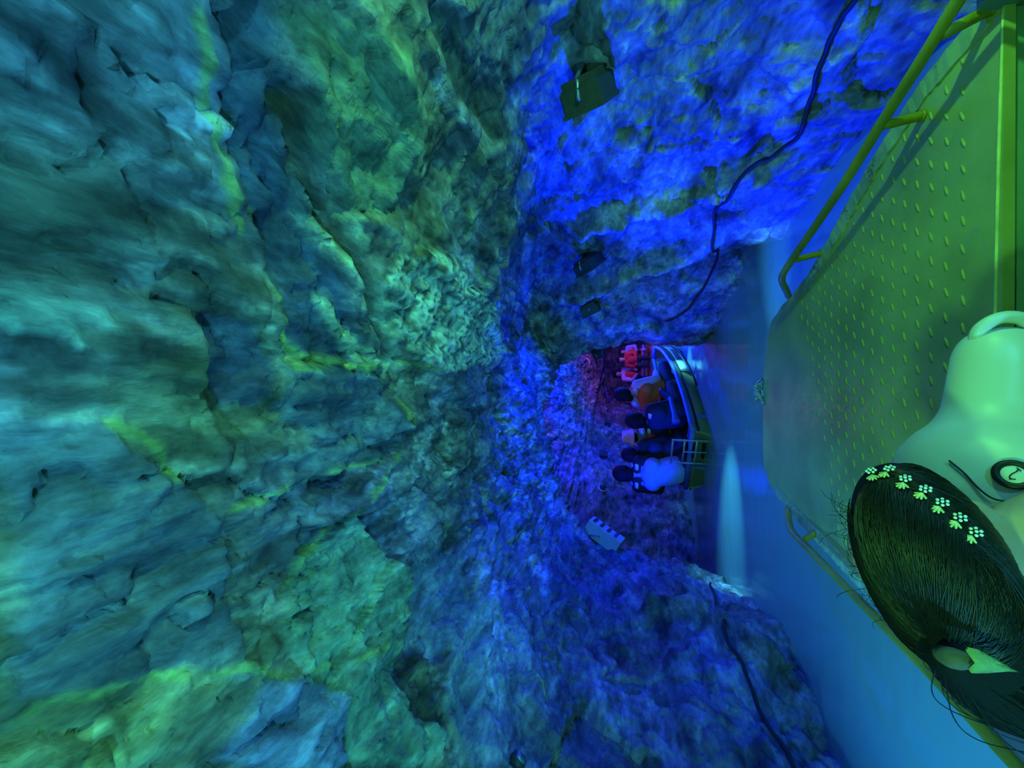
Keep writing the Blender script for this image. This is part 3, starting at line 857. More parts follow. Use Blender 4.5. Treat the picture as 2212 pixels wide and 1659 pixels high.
M['band'] = plain('hair_band', (0.11, 0.10, 0.11), 0.8, 0, 0.2, 120, 0.4, 0.002)

child = empty('person', (-.10, .62, .30))
tag(child, 'child with black hair and pearl clips in a white inflatable vest, sitting before the bow', 'person')
cinv = Matrix.Translation((.10, -.62, -.30))
def child_part(name, bm, mat, parent=child, smooth=True, ):
    bmesh.ops.transform(bm, matrix=cinv, verts=bm.verts)
    return from_bm(name, bm, mat, parent, smooth)

HC = Vector((-0.201, 0.52, 0.752)); HR = Vector((.128, .061, .080))
HC = HC - Vector((.3215, -.4518, -.8322)) * .010
E1 = Vector((-.9081, .1018, -.4062)); E2 = Vector((.3215, -.4518, -.8322)); E3 = Vector((-.2682, -.8863, .3775))
HM = Matrix((E1, E2, E3)).transposed()                           # the head leans over to the left
# body, one skin: head, neck, trunk, arms, legs
bm = bmesh.new()
ball(bm, HC + Vector((.01, .012, -.004)), (.068, .072, .070), 3)
ball(bm, HC + Vector((.005, .055, -.045)), (.048, .040, .045), 2)               # jaw, face forward and down
ball(bm, HC + Vector((.005, .092, -.028)), (.012, .016, .018), 2)              # nose
for sx in (-1, 1): ball(bm, HC + Vector((sx * .068, .012, -.03)), (.012, .022, .03), 2)
capsule(bm, (-.165, .535, .66), (-.145, .58, .57), .045, .05)
capsule(bm, (-.14, .60, .54), (-.11, .63, .40), .095, .10)
capsule(bm, (-.11, .63, .42), (-.10, .62, .37), .10, .10)
for sx in (-1, 1):
    sh = Vector((-.135 + sx * .13, .62, .54)); el = Vector((-.12 + sx * .17, .72, .42)); wr = Vector((-.11 + sx * .07, .86, .38))
    capsule(bm, sh, el, .040, .032); capsule(bm, el, wr, .032, .022)
    hd = wr + (wr - el).normalized() * .04
    ball(bm, hd, (.028, .032, .014), 2)
    for f in range(4):
        a = hd + Vector((-.018 + .012 * f, .022, 0)); capsule(bm, a, a + Vector((0, .030 - .003 * abs(f - 1.4), -.008)), .0068, .0055, 8)
        capsule(bm, a + Vector((0, .030, -.008)), a + Vector((0, .045, -.024)), .0055, .005, 8)
    capsule(bm, hd + Vector((-sx * .02, 0, 0)), hd + Vector((-sx * .036, .026, -.006)), .007, .006, 8)
    hp = Vector((-.10 + sx * .06, .63, .365)); kn = Vector((-.10 + sx * .075, .93, .36)); an = Vector((-.10 + sx * .075, .95, .02))
    capsule(bm, hp, kn, .065, .045); capsule(bm, kn, an, .045, .030)
    capsule(bm, an + Vector((0, -.01, -.01)), an + Vector((0, .07, -.025)), .026, .02)
blend_mods(child_part('body', bm, M['skin']), .007, 4)
bm = bmesh.new()
for sx in (-1, 1):
    hp = Vector((-.10 + sx * .06, .63, .372)); kn = Vector((-.10 + sx * .075, .93, .362)); an = Vector((-.10 + sx * .075, .95, .06))
    capsule(bm, hp, kn, .075, .055); capsule(bm, kn, an, .055, .042)
capsule(bm, (-.14, .62, .39), (-.06, .62, .39), .095, .095)
blend_mods(child_part('trousers', bm, M['dark_cloth']), .010, 6)

# inflated white vest: shoulder tube, puffed chest and back
bm = bmesh.new()
capsule(bm, (.036, .700, .575), (-.038, .684, .592), .046, .050)
capsule(bm, (-.038, .684, .592), (-.141, .660, .607), .050, .104)
capsule(bm, (-.141, .660, .607), (-.20, .63, .55), .104, .10)
capsule(bm, (-.043, .690, .500), (-.159, .656, .515), .085, .11)
capsule(bm, (.030, .700, .56), (.012, .70, .47), .048, .07)
capsule(bm, (-.20, .62, .56), (-.24, .63, .46), .09, .09)
vest = child_part('life_vest', bm, M['white_vinyl'])
blend_mods(vest, .006, 14)
tag(vest, 'puffed white inflatable vest with a round air valve')
VC = Vector((-.141, .660, .607))
def on_vest(p, r): return VC + (Vector(p) - VC).normalized() * r
vp = Vector((-.1033, .5752, .6539)); vn = (vp - VC).normalized()
q = vn.to_track_quat('Z', 'Y')
def ring(bm, c, quat, r, t, n=32, flat=1.0):
    pts = [Vector(c) + quat @ Vector((r * math.cos(a), r * math.sin(a), 0)) for a in np.linspace(0, 2 * math.pi, n + 1)]
    tube(bm, pts, t, 8, caps=False)
bm = bmesh.new()
ring(bm, VC + vn * .1035, q, .0135, .0037)
valve = child_part('air_valve', bm, M['ink'], vest)
bm = bmesh.new()
ball(bm, VC + vn * .1025, (.0125, .0125, .0035), 3, q)
child_part('valve_cap', bm, M['white_vinyl'], valve)
bm = bmesh.new()
pts = [VC + vn * .1065 + q @ Vector(v) for v in ((-.006, .003, 0), (-.0035, .0045, 0), (0, .002, .0002), (.0025, -.002, 0), (.005, -.0045, 0))]
tube(bm, cr_path(pts, 4), .0006, 5)
tube(bm, [pts[0] + q @ Vector((0, -.0025, 0)), pts[0] + q @ Vector((.0005, .0022, 0))], .0006, 5)
tube(bm, [pts[-1] + q @ Vector((-.002, -.0015, 0)), pts[-1] + q @ Vector((.002, .001, 0))], .0006, 5)
child_part('arrow_mark', bm, M['ink'], valve)
bm = bmesh.new()
seam = [(-.095, .612, .690), (-.1071, .597, .6852), (-.1219, .5856, .68), (-.1317, .5776, .673), (-.1337, .5715, .6649), (-.1304, .565, .6529), (-.12, .562, .64)]
tube(bm, cr_path([on_vest(p, .1035) for p in seam], 6), .0011, 6)
child_part('seam', bm, M['ink'], vest)
bm = bmesh.new()
lp = [(.052, .70, .60), (.075, .69, .602), (.09, .685, .585), (.088, .685, .56), (.07, .69, .545), (.05, .70, .55)]
tube(bm, cr_path(lp, 6), .0085, 8)
child_part('strap_loop', bm, M['white_vinyl'], vest)

# hair: a close cap with a lock of strands combed over it to the tie
def on_head(p, k=1.0):
    d = Vector(p) - HC
    d = HM.transposed() @ d
    e = Vector((d.x / HR.x, d.y / HR.y, d.z / HR.z))
    e = e / max(e.length, 1e-6) * k
    return HC + HM @ Vector((e.x * HR.x, e.y * HR.y, e.z * HR.z))
TIE = Vector((-0.2606, 0.4653, 0.7873))
bm = bmesh.new()
ball(bm, HC, tuple(HR * .985), 4, HM)
capsule(bm, HC + E1 * .05, TIE, .05, .018)
T1, T2, T3 = Vector((-0.055, 0.062, -0.061)), Vector((-0.083, 0.082, -0.099)), Vector((-0.122, 0.107, -0.159))
capsule(bm, TIE, TIE + T1, .016, .028)
capsule(bm, TIE + T1, TIE + T2, .028, .032)
capsule(bm, TIE + T2, TIE + T3, .032, .022)
hair = child_part('hair', bm, M['hair_mass'])
blend_mods(hair, .006, 8)
CL = [(-0.102, 0.5039, 0.8254), (-0.0949, 0.496, 0.8183), (-0.0992, 0.481, 0.8137), (-0.1033, 0.4703, 0.8051), (-0.1114, 0.4612, 0.7972), (-0.1214, 0.4537, 0.7875), (-0.1323, 0.4485, 0.7777)]
bm = bmesh.new()
hr = random.Random(5)
def strand(bm, a, b, lift, n=14, r=.0006, bend=None):
    a, b = Vector(a), Vector(b)
    pts = []
    for i in range(n + 1):
        t = i / n
        p = a.lerp(b, t)
        if bend is not None: p = p + bend * math.sin(math.pi * t)
        k = 1.0 + lift * math.sin(math.pi * min(1, t * 1.1)) + .004
        pts.append(on_head(p, k))
    tube(bm, pts, [r * (1 - .6 * abs(2 * t / n - 1)) for t in range(n + 1)], 3, caps=False)
part = [on_head(c) for c in CL]
back = on_head((-.17, .42, .72)); 
for i in range(900):                                            # from the parting over the crown to the tie
    t = hr.random() * (len(part) - 1); k = min(int(t), len(part) - 2)
    a = part[k].lerp(part[k + 1], t - k) + Vector((hr.gauss(0, .004), hr.gauss(0, .004), hr.gauss(0, .004)))
    b = TIE + Vector((hr.gauss(0, .007), hr.gauss(0, .007), hr.gauss(0, .007)))
    strand(bm, a, b, hr.uniform(0, .035), bend=Vector((-.008, .03 - .03 * t / 3, .012)) * hr.uniform(.1, 1.0), r=hr.uniform(.0004, .0009))
for i in range(520):                                            # the other side of the parting, down past the ear
    t = hr.random() * (len(part) - 1); k = min(int(t), len(part) - 2)
    a = part[k].lerp(part[k + 1], t - k) + Vector((hr.gauss(0, .004), hr.gauss(0, .004), hr.gauss(0, .004)))
    b = HC + E2 * .06 + E1 * (-.06 + .10 * t / 6 + hr.gauss(0, .015)) + E3 * hr.gauss(0, .02)
    strand(bm, a, b, hr.uniform(0, .02), bend=(E3 * .006 - E1 * .015) * hr.random(), r=hr.uniform(.0004, .0009))
for i in range(360):                                            # from the forehead back along the parting
    a = on_head(HC - E2 * .06 + E1 * hr.uniform(-.12, .06) + E3 * hr.uniform(-.03, .03))
    b = TIE + Vector((hr.gauss(0, .008), hr.gauss(0, .008), hr.gauss(0, .008)))
    strand(bm, a, b, hr.uniform(0, .03), bend=Vector((-.02, 0, .03)) * hr.random(), r=hr.uniform(.0004, .0009))
for i in range(420):                                            # the back of the head
    a = on_head(HC + E2 * hr.uniform(.01, .065) + E1 * hr.uniform(-.09, .03) + E3 * .06)
    b = TIE + Vector((hr.gauss(0, .008), hr.gauss(0, .008), hr.gauss(0, .008)))
    strand(bm, a, b, hr.uniform(0, .025), bend=E2 * .03 * hr.random(), r=hr.uniform(.0004, .0008))
for i in range(260):                                            # the tail beyond the tie
    o1 = Vector((hr.gauss(0, .007), hr.gauss(0, .007), hr.gauss(0, .007)))
    pts = cr_path([TIE + o1 * .5, TIE + T1 + o1 * 1.9, TIE + T2 + o1 * 2.2, TIE + T3 + o1 * 1.5], 5)
    tube(bm, pts, hr.uniform(.0004, .0008), 3, caps=False)
for i in range(42):                                             # loose hairs
    a = on_head(HC - E2 * .066 + E1 * hr.uniform(-.13, .08) + E3 * hr.uniform(-.02, .05), 1.0)
    d = Vector((hr.uniform(-.3, .8), hr.uniform(-.2, .9), hr.uniform(.0, .5))).normalized()
    l = hr.uniform(.015, .045)
    tube(bm, cr_path([a, a + d * l * .5 + Vector((0, 0, .004)), a + d * l + Vector((0, 0, -.006))], 4), .00028, 3, caps=False)
st = child_part('hair_strands', bm, M['hair'])
tag(st, kind='stuff')
# pearl clips along the parting
def clip(c, nxt, i):
    c = on_head(c, 1.03); n = (c - HC).normalized(); t = (Vector(nxt) - Vector(c)); t = (t - n * t.dot(n)).normalized(); b = -n.cross(t)
    def at(u, v, w): return c + t * u + b * v + n * w
    bm = bmesh.new()
    for k in range(5):                                          # leafy gilt claw on the outer side
        a = -1.2 + .6 * k
        capsule(bm, at(0, .001, 0), at(.005 * math.sin(a), .0062 * math.cos(a) + .001, -.001), .0014, .0010, 6)
    co = child_part('hair_clip', bm, M['clip'])
    bm = bmesh.new()
    for k in range(6):
        a = k * math.pi / 3
        ball(bm, at(.0038 * math.cos(a), -.004 + .0038 * math.sin(a), .003), .0014, 2)
    ball(bm, at(0, -.004, .0038), .0014, 2)
    child_part('pearls', bm, M['pearl'], co)
for i, c in enumerate(CL):
    clip(c, CL[i + 1] if i + 1 < len(CL) else Vector(c) * 2 - Vector(CL[i - 1]), i)
# hair tie and its ribbon end
bm = bmesh.new()
bp = cr_path([(-0.2620, 0.4750, 0.7900), (-0.2530, 0.4530, 0.7970), (-0.2480, 0.4420, 0.7970), (-0.2460, 0.4390, 0.7900)], 5)
tube(bm, bp, [.006 + .003 * math.sin(math.pi * k / (len(bp) - 1)) for k in range(len(bp))], 12)
tie = child_part('hair_tie', bm, M['band'])
bm = bmesh.new()
a0 = Vector((-0.2390, 0.4280, 0.7990)); w1 = Vector((-0.2410, 0.4280, 0.7700)) - a0; w2 = Vector((-0.0100, 0.0000, 0.0000)); w3 = w1.cross(w2).normalized()
if w3.dot(Vector((0, 0, 1.1)) - a0) < 0: w3 = -w3
loft(bm, [[a0 + w1 * (u + .05 * math.cos(3 * s)) + w2 * (s * w) + w3 * (h + .0015 * math.sin(9 * u + 2 * s)) for s, h in ((-1, 0), (0, .003), (1, 0), (1, .002), (0, .005), (-1, .002))]
          for u, w in ((0, .7), (.06, 1.0), (.25, 1.05), (.5, .72), (.8, .32), (1.0, .04))])
child_part('ribbon_end', bm, M['ribbon'], tie)
# ------------------------------------------------------------------ people in the boats ahead
def cloth(name, col, rough=0.8): return plain(name, col, rough, 0, 0.18, 45, 0.25, 0.004)
M['vest_navy'] = cloth('navy_vest', (0.02, 0.03, 0.10))
M['vest_orange'] = cloth('orange_vest', (0.85, 0.16, 0.03))
M['vest_red'] = cloth('red_vest', (0.75, 0.05, 0.04))
M['pink'] = cloth('pink_cloth', (0.80, 0.42, 0.55))
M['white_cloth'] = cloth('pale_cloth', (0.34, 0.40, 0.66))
M['black_cloth'] = cloth('black_cloth', (0.015, 0.016, 0.022))
M['grey_cloth'] = cloth('grey_cloth', (0.20, 0.22, 0.28))
M['hair_soft'] = plain('dull_black_hair', (0.012, 0.011, 0.011), 0.7, 0, 0.4, 120, 0.5, 0.004, spec=0.2)
M['patch'] = plain('reflective_patch', (0.85, 0.87, 0.9), 0.3, 0, 0.05, 60, 0)

def person(label, hip, rz, head, shirt, vest, hat=None, s=1.0, group=None, patches=True, arms='lap', hairlen=0, voxel=.013):
    """seated figure; hip and head are world points, facing rz (0 = +y)"""
    root = empty('person', hip, rz)
    tag(root, label, 'person', group)
    R = Matrix.Rotation(-rz, 3, 'Z')
    h = R @ (Vector(head) - Vector(hip))
    V = Vector
    nk = h - V((0, 0, .108 * s)); ch = nk * .62 + V((0, -.01, 0)); pel = V((0, 0, .07 * s))
    def limbs(bm, g, parts):
        if 'trunk' in parts:
            capsule(bm, pel, nk * .35 + V((0, 0, .03)), .135 * s + g, .125 * s + g)
            capsule(bm, nk * .35, ch, .125 * s + g, .125 * s + g)
            capsule(bm, ch + V((-.09 * s, 0, .03)), ch + V((.09 * s, 0, .03)), .10 * s + g, .10 * s + g)
        for sx in (-1, 1):
            shd = nk + V((sx * .165 * s, 0, -.055 * s)); el = shd + V((sx * .05 * s, .06 * s, -.25 * s))
            wr = V((sx * .10 * s, .27 * s, .20 * s)) if arms == 'lap' else el + V((-sx * .03, .20 * s, .10 * s))
            if 'arm' in parts:
                capsule(bm, nk + V((sx * .06 * s, 0, -.045 * s)), shd, .06 * s + g, .058 * s + g)
                capsule(bm, shd, el, .055 * s + g, .043 * s + g); capsule(bm, el, wr, .043 * s + g, .030 * s + g)
            if 'hand' in parts:
                d = (wr - el).normalized(); hd = wr + d * .05 * s
                ball(bm, hd, (.036 * s, .042 * s, .02 * s), 2)
                for f in range(4):
                    a = hd + V((-.025 + .0165 * f, .03, 0)) * s
                    capsule(bm, a, a + V((0, .036 - .004 * abs(f - 1.3), -.014)) * s, .0095 * s, .008 * s, 8)
                capsule(bm, hd + V((-sx * .03, 0, 0)) * s, hd + V((-sx * .05, .03, -.005)) * s, .0095 * s, .008 * s, 8)
            if 'leg' in parts:
                hp = V((sx * .09 * s, .02, .06 * s)); kn = V((sx * .11 * s, .40 * s, .09 * s)); an = V((sx * .11 * s, .43 * s, -.24 * s))
                capsule(bm, hp, kn, .09 * s + g, .062 * s + g); capsule(bm, kn, an, .060 * s + g, .042 * s + g)
                if g == 0: capsule(bm, an + V((0, -.02, -.02)) * s, an + V((0, .12, -.03)) * s, .04 * s, .032 * s)
    bm = bmesh.new()
    limbs(bm, 0.0, ('trunk', 'arm', 'hand', 'leg'))
    capsule(bm, ch, h - V((0, 0, .06 * s)), .06 * s, .055 * s)
    ball(bm, h, (.076 * s, .094 * s, .108 * s), 3)
    ball(bm, h + V((0, .045, -.06)) * s, (.052 * s, .045 * s, .045 * s), 2)
    ball(bm, h + V((0, .098, -.012)) * s, (.013 * s, .018 * s, .022 * s), 2)
    for sx in (-1, 1): ball(bm, h + V((sx * .077, -.003, -.012)) * s, (.012 * s, .022 * s, .032 * s), 2)
    blend_mods(from_bm('body', bm, M['skin'], root), voxel, 4)
    bm = bmesh.new()
    for sx in (-1, 1): ball(bm, h + V((sx * .031, .086, .008)) * s, (.012 * s, .009 * s, .008 * s), 1)
    from_bm('eyes', bm, M['ink'], root)
    bm = bmesh.new()
    limbs(bm, 0.014, ('trunk', 'arm'))
    blend_mods(from_bm('jacket', bm, shirt, root), voxel, 5)
    bm = bmesh.new()
    limbs(bm, 0.012, ('leg',))
    capsule(bm, V((-.05, 0, .06)) * s, V((.05, 0, .06)) * s, .13 * s, .13 * s)
    blend_mods(from_bm('trousers', bm, M['dark_cloth'], root), voxel, 4)
    if vest is not None:
        bm = bmesh.new()
        capsule(bm, pel + V((0, 0, .07)) * s, nk * .35 + V((0, 0, .03)), .165 * s, .165 * s)
        capsule(bm, nk * .35, ch, .165 * s, .160 * s)
        for sx in (-1, 1):
            capsule(bm, ch + V((sx * .09 * s, .02, 0)), nk + V((sx * .11 * s, 0, -.02 * s)), .075 * s, .055 * s)
        capsule(bm, ch + V((-.10 * s, -.05 * s, .02)), ch + V((.10 * s, -.05 * s, .02)), .105 * s, .105 * s)
        v = from_bm('life_vest', bm, vest, root)
        blend_mods(v, voxel, 6)
        if patches:
            for sx in (-1, 1):
                bm = bmesh.new()
                p = nk + V((sx * .115 * s, -.075 * s, -.035 * s))
                box(bm, p, (.075 * s, .022 * s, .045 * s), Euler((math.radians(-38), 0, 0)), .006)
                from_bm('reflective_patch', bm, M['patch'], v)
    bm = bmesh.new()
    if hat is None:
        ball(bm, h + V((0, -.012, .018)) * s, (.100 * s, .115 * s, .122 * s), 3)
        bmesh.ops.delete(bm, geom=[q for q in bm.verts if (q.co - h).y > .045 * s and (q.co - h).z < .05 * s], context='VERTS')
        r_ = bmesh.ops.solidify(bm, geom=bm.faces[:], thickness=.012)
        if hairlen:
            capsule(bm, h + V((0, -.06, -.02)) * s, h + V((0, -.085, -.02 - hairlen)) * s, .07 * s, .05 * s)
        else:
            ball(bm, h + V((0, -.045, -.05)) * s, (.085 * s, .065 * s, .065 * s), 2)
        o = from_bm('hair', bm, M['hair_soft'], root)
    else:
        ball(bm, h + V((0, -.015, .0)) * s, (.088 * s, .10 * s, .10 * s), 3)
        bmesh.ops.delete(bm, geom=[q for q in bm.verts if (q.co - h).y > .03 * s and (q.co - h).z < .05 * s], context='VERTS')
        from_bm('hair', bm, M['hair_soft'], root)
        bm = bmesh.new()                                        # bucket hat: crown and sloping brim
        rows = []
        for z, r in ((.135, .02), (.13, .062), (.115, .085), (.06, .102), (.035, .108), (.0, .145), (-.03, .165), (-.035, .160), (.0, .138), (.03, .10)):
            rows.append([h + V((r * math.cos(a), -.01 + r * 1.08 * math.sin(a), z)) * s for a in np.linspace(0, 2 * math.pi, 24, endpoint=False)])
        loft(bm, rows)
        o = from_bm('hat', bm, hat, root)
    return root
# ------------------------------------------------------------------ boats ahead
M['olive_hull'] = worn_paint('olive_hull_paint', (0.42, 0.42, 0.14), (0.14, 0.14, 0.08), 5.0, 0.58, 0.5)
M['blue_paint'] = worn_paint('blue_gunwale_paint', (0.10, 0.20, 0.62), (0.05, 0.08, 0.2), 9.0, 0.6, 0.4)
M['pale_plate'] = plain('pale_plate', (0.80, 0.82, 0.62), 0.45, 0, 0.08, 20)
M['red_paint'] = worn_paint('red_seat_paint', (0.80, 0.10, 0.05), (0.3, 0.06, 0.04), 9.0, 0.62, 0.5)
M['grey_frame'] = plain('galvanised_frame', (0.42, 0.46, 0.50), 0.45, 0.4, 0.2, 50)

def small_boat(label, loc, rz, Ln, W, hullmat, gunmat, extras=True):
    root = empty('passenger_boat', loc, rz)
    tag(root, label, 'boat')
    S = np.linspace(0, 1, 22)
    def hw(s): return W / 2 * (0.90 + .10 * math.sin(math.pi * min(1, s * 1.5))) * (1 - .72 * max(0, (s - .5) / .5) ** 2.2)
    def gz(s): return .17 + .15 * s ** 2.2
    def sec(s, t):
        w = hw(s) - t; z = gz(s); y = s * Ln
        b = -.14 + .10 * s ** 3 + t
        return [(-w, y, z), (-w * .98, y, z * .5), (-w * .86, y, b * .3), (-w * .55, y, b), (w * .55, y, b), (w * .86, y, b * .3), (w * .98, y, z * .5), (w, y, z)]
    bm = bmesh.new()
    outer = [[bm.verts.new(p) for p in sec(s, 0)] for s in S]
    inner = [[bm.verts.new(p) for p in sec(s, .03)] for s in S]
    for A, flip in ((outer, 0), (inner, 1)):
        for a, b in zip(A[:-1], A[1:]):
            for k in range(7):
                bm.faces.new((a[k], a[k + 1], b[k + 1], b[k]) if not flip else (a[k + 1], a[k], b[k], b[k + 1]))
    for k in (0, 7):
        for i in range(len(S) - 1):
            bm.faces.new((outer[i][k], outer[i + 1][k], inner[i + 1][k], inner[i][k]))
    bm.faces.new(outer[0][::-1]); bm.faces.new(outer[-1])
    bm.faces.new(inner[0]); bm.faces.new(inner[-1][::-1])
    auto_smooth(from_bm('hull', bm, hullmat, root), 40)
    for sx in (-1, 1):
        bm = bmesh.new()
        tube(bm, [(sx * (hw(s) - .01), s * Ln, gz(s) + .012) for s in S], .032, 10)
        g = from_bm('gunwale', bm, gunmat, root)
        bm = bmesh.new()
        tube(bm, [(sx * (hw(s) + .004), s * Ln, gz(s) - .045) for s in S], .014, 8)
        from_bm('rub_strake', bm, M['black'], g)
    bm = bmesh.new()
    tube(bm, [(-hw(0) + .01, 0, gz(0) + .012), (hw(0) - .01, 0, gz(0) + .012)], .030, 10)
    from_bm('stern_rim', bm, gunmat, root)
    bm = bmesh.new()
    tube(bm, [(-hw(1) + .01, Ln, gz(1) + .012), (hw(1) - .01, Ln, gz(1) + .012)], .030, 10)
    from_bm('bow_rim', bm, gunmat, root)
    for y in (.16, .36, .56):
        bm = bmesh.new()
        box(bm, (0, y * Ln, .10), (2 * hw(y) - .07, .22, .03), bevel=.006)
        from_bm('bench', bm, M['red_paint'] if hullmat is not M['olive_hull'] else M['blue_paint'], root, False)
    return root, hw, gz

# stern towards us, bow swung to the right
A = math.radians(-31)
b1, hw1, gz1 = small_boat('olive boat with blue gunwale and grey stern frame, carrying five passengers ahead of us', (-.93, 5.13, 0), A, 2.9, 1.02, M['olive_hull'], M['blue_paint'])
def b1p(name, bm, mat, parent=None, smooth=True): return from_bm(name, bm, mat, parent or b1, smooth)
# blue bands across the stern and the near side
for x0 in (-.12, .13, ):
    bm = bmesh.new(); box(bm, (x0 + .03, -.006, .02), (.035, .012, .25), bevel=.002); b1p('stern_band', bm, M['blue_paint'], smooth=False)
bm = bmesh.new(); box(bm, (hw1(.09) + .002, .26, .03), (.014, .05, .2), Euler((0, math.radians(-5), 0)), .002); b1p('side_band', bm, M['blue_paint'], smooth=False)
# stern frame: a ladder-like rack of welded pipe
bm = bmesh.new()
x0, x1, y = .02, .36, -.06
tube(bm, [(x0 - .012, y, .40), (x1 + .012, y, .40)], .011, 8)
fr = b1p('stern_frame', bm, M['grey_frame'])
for xx in (x0, x1):
    bm = bmesh.new(); tube(bm, [(xx, y, -.06), (xx, y, .40)], .012, 8); b1p('upright', bm, M['grey_frame'], fr)
for z in (.27, .14):
    bm = bmesh.new(); tube(bm, [(x0 - .012, y, z), (x1 + .012, y, z)], .011, 8); b1p('rung', bm, M['grey_frame'], fr)
bm = bmesh.new(); tube(bm, [(.19, y, .02), (.19, y, .27)], .009, 8); b1p('strut', bm, M['grey_frame'], fr)
for z in (.16, .05):
    bm = bmesh.new(); box(bm, (.19, -.035, z), (.20, .05, .03), bevel=.004); b1p('mount_block', bm, M['black'], fr, False)
# pale plate with rows of fine lines on the forward side, and a bumper hose round the bow quarter
bm = bmesh.new()
rows = []
for s in np.linspace(.46, .90, 12):
    w = hw1(s) + .008
    rows.append([(w, s * 2.9, gz1(s) - .06), (w - .004, s * 2.9, .02), (w - .014, s * 2.9, .02), (w - .01, s * 2.9, gz1(s) - .06)])
loft(bm, rows)
pl = b1p('side_plate', bm, M['pale_plate'])
for k in range(5):
    bm = bmesh.new()
    pts = []
    for s in np.linspace(.60, .80, 8):
        f = .25 + k * .11
        pts.append((hw1(s) + .009 - .004 * f, s * 2.9, (gz1(s) - .06) * (1 - f) + .02 * f))
    tube(bm, pts, .0045, 5); b1p('plate_line', bm, M['ink'], pl)
bm = bmesh.new()
hp = [(hw1(.98) + .02, 2.9 * .98, gz1(.98) - .02), (hw1(.9) + .07, 2.9 * .9, .24), (hw1(.75) + .10, 2.9 * .75, .16), (hw1(.55) + .10, 2.9 * .55, .09), (hw1(.36) + .08, 2.9 * .36, .03), (hw1(.3) + .03, 2.9 * .3, .01)]
tube(bm, cr_path(hp, 6), .013, 8); b1p('bumper_hose', bm, M['black'])
# hand lamp lying along the inside of the near gunwale
bm = bmesh.new()
a, b = Vector((-.47, 5.33, .30)), Vector((-.18, 5.62, .33))
d = (b - a).normalized()
path = [a - d * .02, a, a + d * .05, a + d * .10, b - d * .02, b]
tube(bm, path, [.048, .05, .044, .032, .030, .022], 14)
o = from_bm('hand_lamp', bm, M['blue_paint'])
tag(o, 'stubby blue torch with flared head lying on the side of the boat ahead', 'torch')
bm = bmesh.new(); ring(bm, a - d * .012, d.to_track_quat('Z', 'Y'), .047, .006, 20); from_bm('lens_rim', bm, M['steel'], o)

person('person in a bright orange vest and dark hair at the bow of the boat ahead', (-.10, 6.30, .20), math.radians(-40), (-.15, 6.32, .90), M['pink'], M['vest_orange'], hairlen=.05, s=1.12)
person('broad-backed person in a navy vest with pale shoulder patches in the boat ahead', (-.40, 5.80, .15), math.radians(-35), (-.50, 5.80, .75), M['black_cloth'], M['vest_navy'], s=1.18)
person('person in a pink bucket hat and pink top in the boat ahead', (-.68, 6.02, .14), math.radians(-25), (-.77, 5.98, .81), M['pink'], M['vest_orange'], hat=M['pink'], s=1.0)
person('person in black with a round dark head, between the pink hat and the pale vest', (-.86, 5.68, .14), math.radians(-20), (-.96, 5.60, .83), M['black_cloth'], M['vest_navy'], s=1.0, patches=False)
person('person in a pale blue-lit vest over black sleeves at the stern of the boat ahead', (-1.10, 5.40, .14), math.radians(-10), (-1.19, 5.46, .93), M['black_cloth'], M['white_cloth'], s=1.1)

# far boat, bow towards us, with red-vested passengers
b2, hw2, gz2 = small_boat('far boat with red seat boards, half behind the right-hand rock corner', (.62, 12.0, 0), math.radians(6), 3.0, 1.15, M['red_paint'], M['blue_paint'])
bm = bmesh.new(); box(bm, (.0, -.01, .16), (.80, .03, .18), bevel=.008); from_bm('seat_board', bm, M['red_paint'], b2, False)
bm = bmesh.new(); box(bm, (.0, -.028, .16), (.78, .008, .025)); from_bm('board_groove', bm, M['black'], b2, False)
person('person in a red vest with arms forward at the right of the far boat', (.72, 12.35, .18), math.radians(170), (.73, 12.3, .80), M['vest_red'], M['vest_red'], voxel=.018, patches=False)
person('person in pale pink top and red vest, left in far boat', (.25, 12.5, .18), math.radians(200), (.29, 12.45, .88), M['pink'], M['vest_red'], voxel=.018, patches=False)
person('person sitting low between the two red vests in the far boat', (.5, 13.0, .12), math.radians(180), (.5, 12.98, .62), M['grey_cloth'], M['vest_orange'], voxel=.018, s=.85, patches=False)
person('person in a pale blue top at the far right of the far boat', (.98, 12.9, .16), math.radians(175), (1.0, 12.85, .74), M['white_cloth'], M['vest_red'], voxel=.018, s=.9, patches=False)
bm = bmesh.new()  # pale solid added in place of a whitish light on the boat
ball(bm, (1.0, 11.93, .17), (.055, .05, .06), 3); tube(bm, [(1.0, 11.93, .20), (1.0, 11.97, .27)], .012, 8)
o = from_bm('pale_light_blob', bm, M['white_cloth'])
tag(o, 'small pale blob standing in for a whitish light at the far boat corner', 'light stand-in')
# ------------------------------------------------------------------ lamps and cables on the rock
M['lamp_dark'] = plain('lamp_housing_dark', (0.05, 0.055, 0.05), 0.5, 0.2, 0.2, 40)
M['lamp_pale'] = plain('lamp_housing_pale', (0.55, 0.57, 0.58), 0.45, 0.2, 0.1, 40)
M['glass_dark'] = plain('lamp_glass', (0.05, 0.08, 0.07), 0.1, 0, 0.2, 30, 0, spec=0.8)
_flatS = SHELL.reshape(-1, 3); _flatN = NRM.reshape(-1, 3)
def rock_at(p):
    i = int(np.argmin(np.sum((_flatS - np.asarray(p)) ** 2, axis=1)))
    return Vector(_flatS[i]), Vector(_flatN[i])

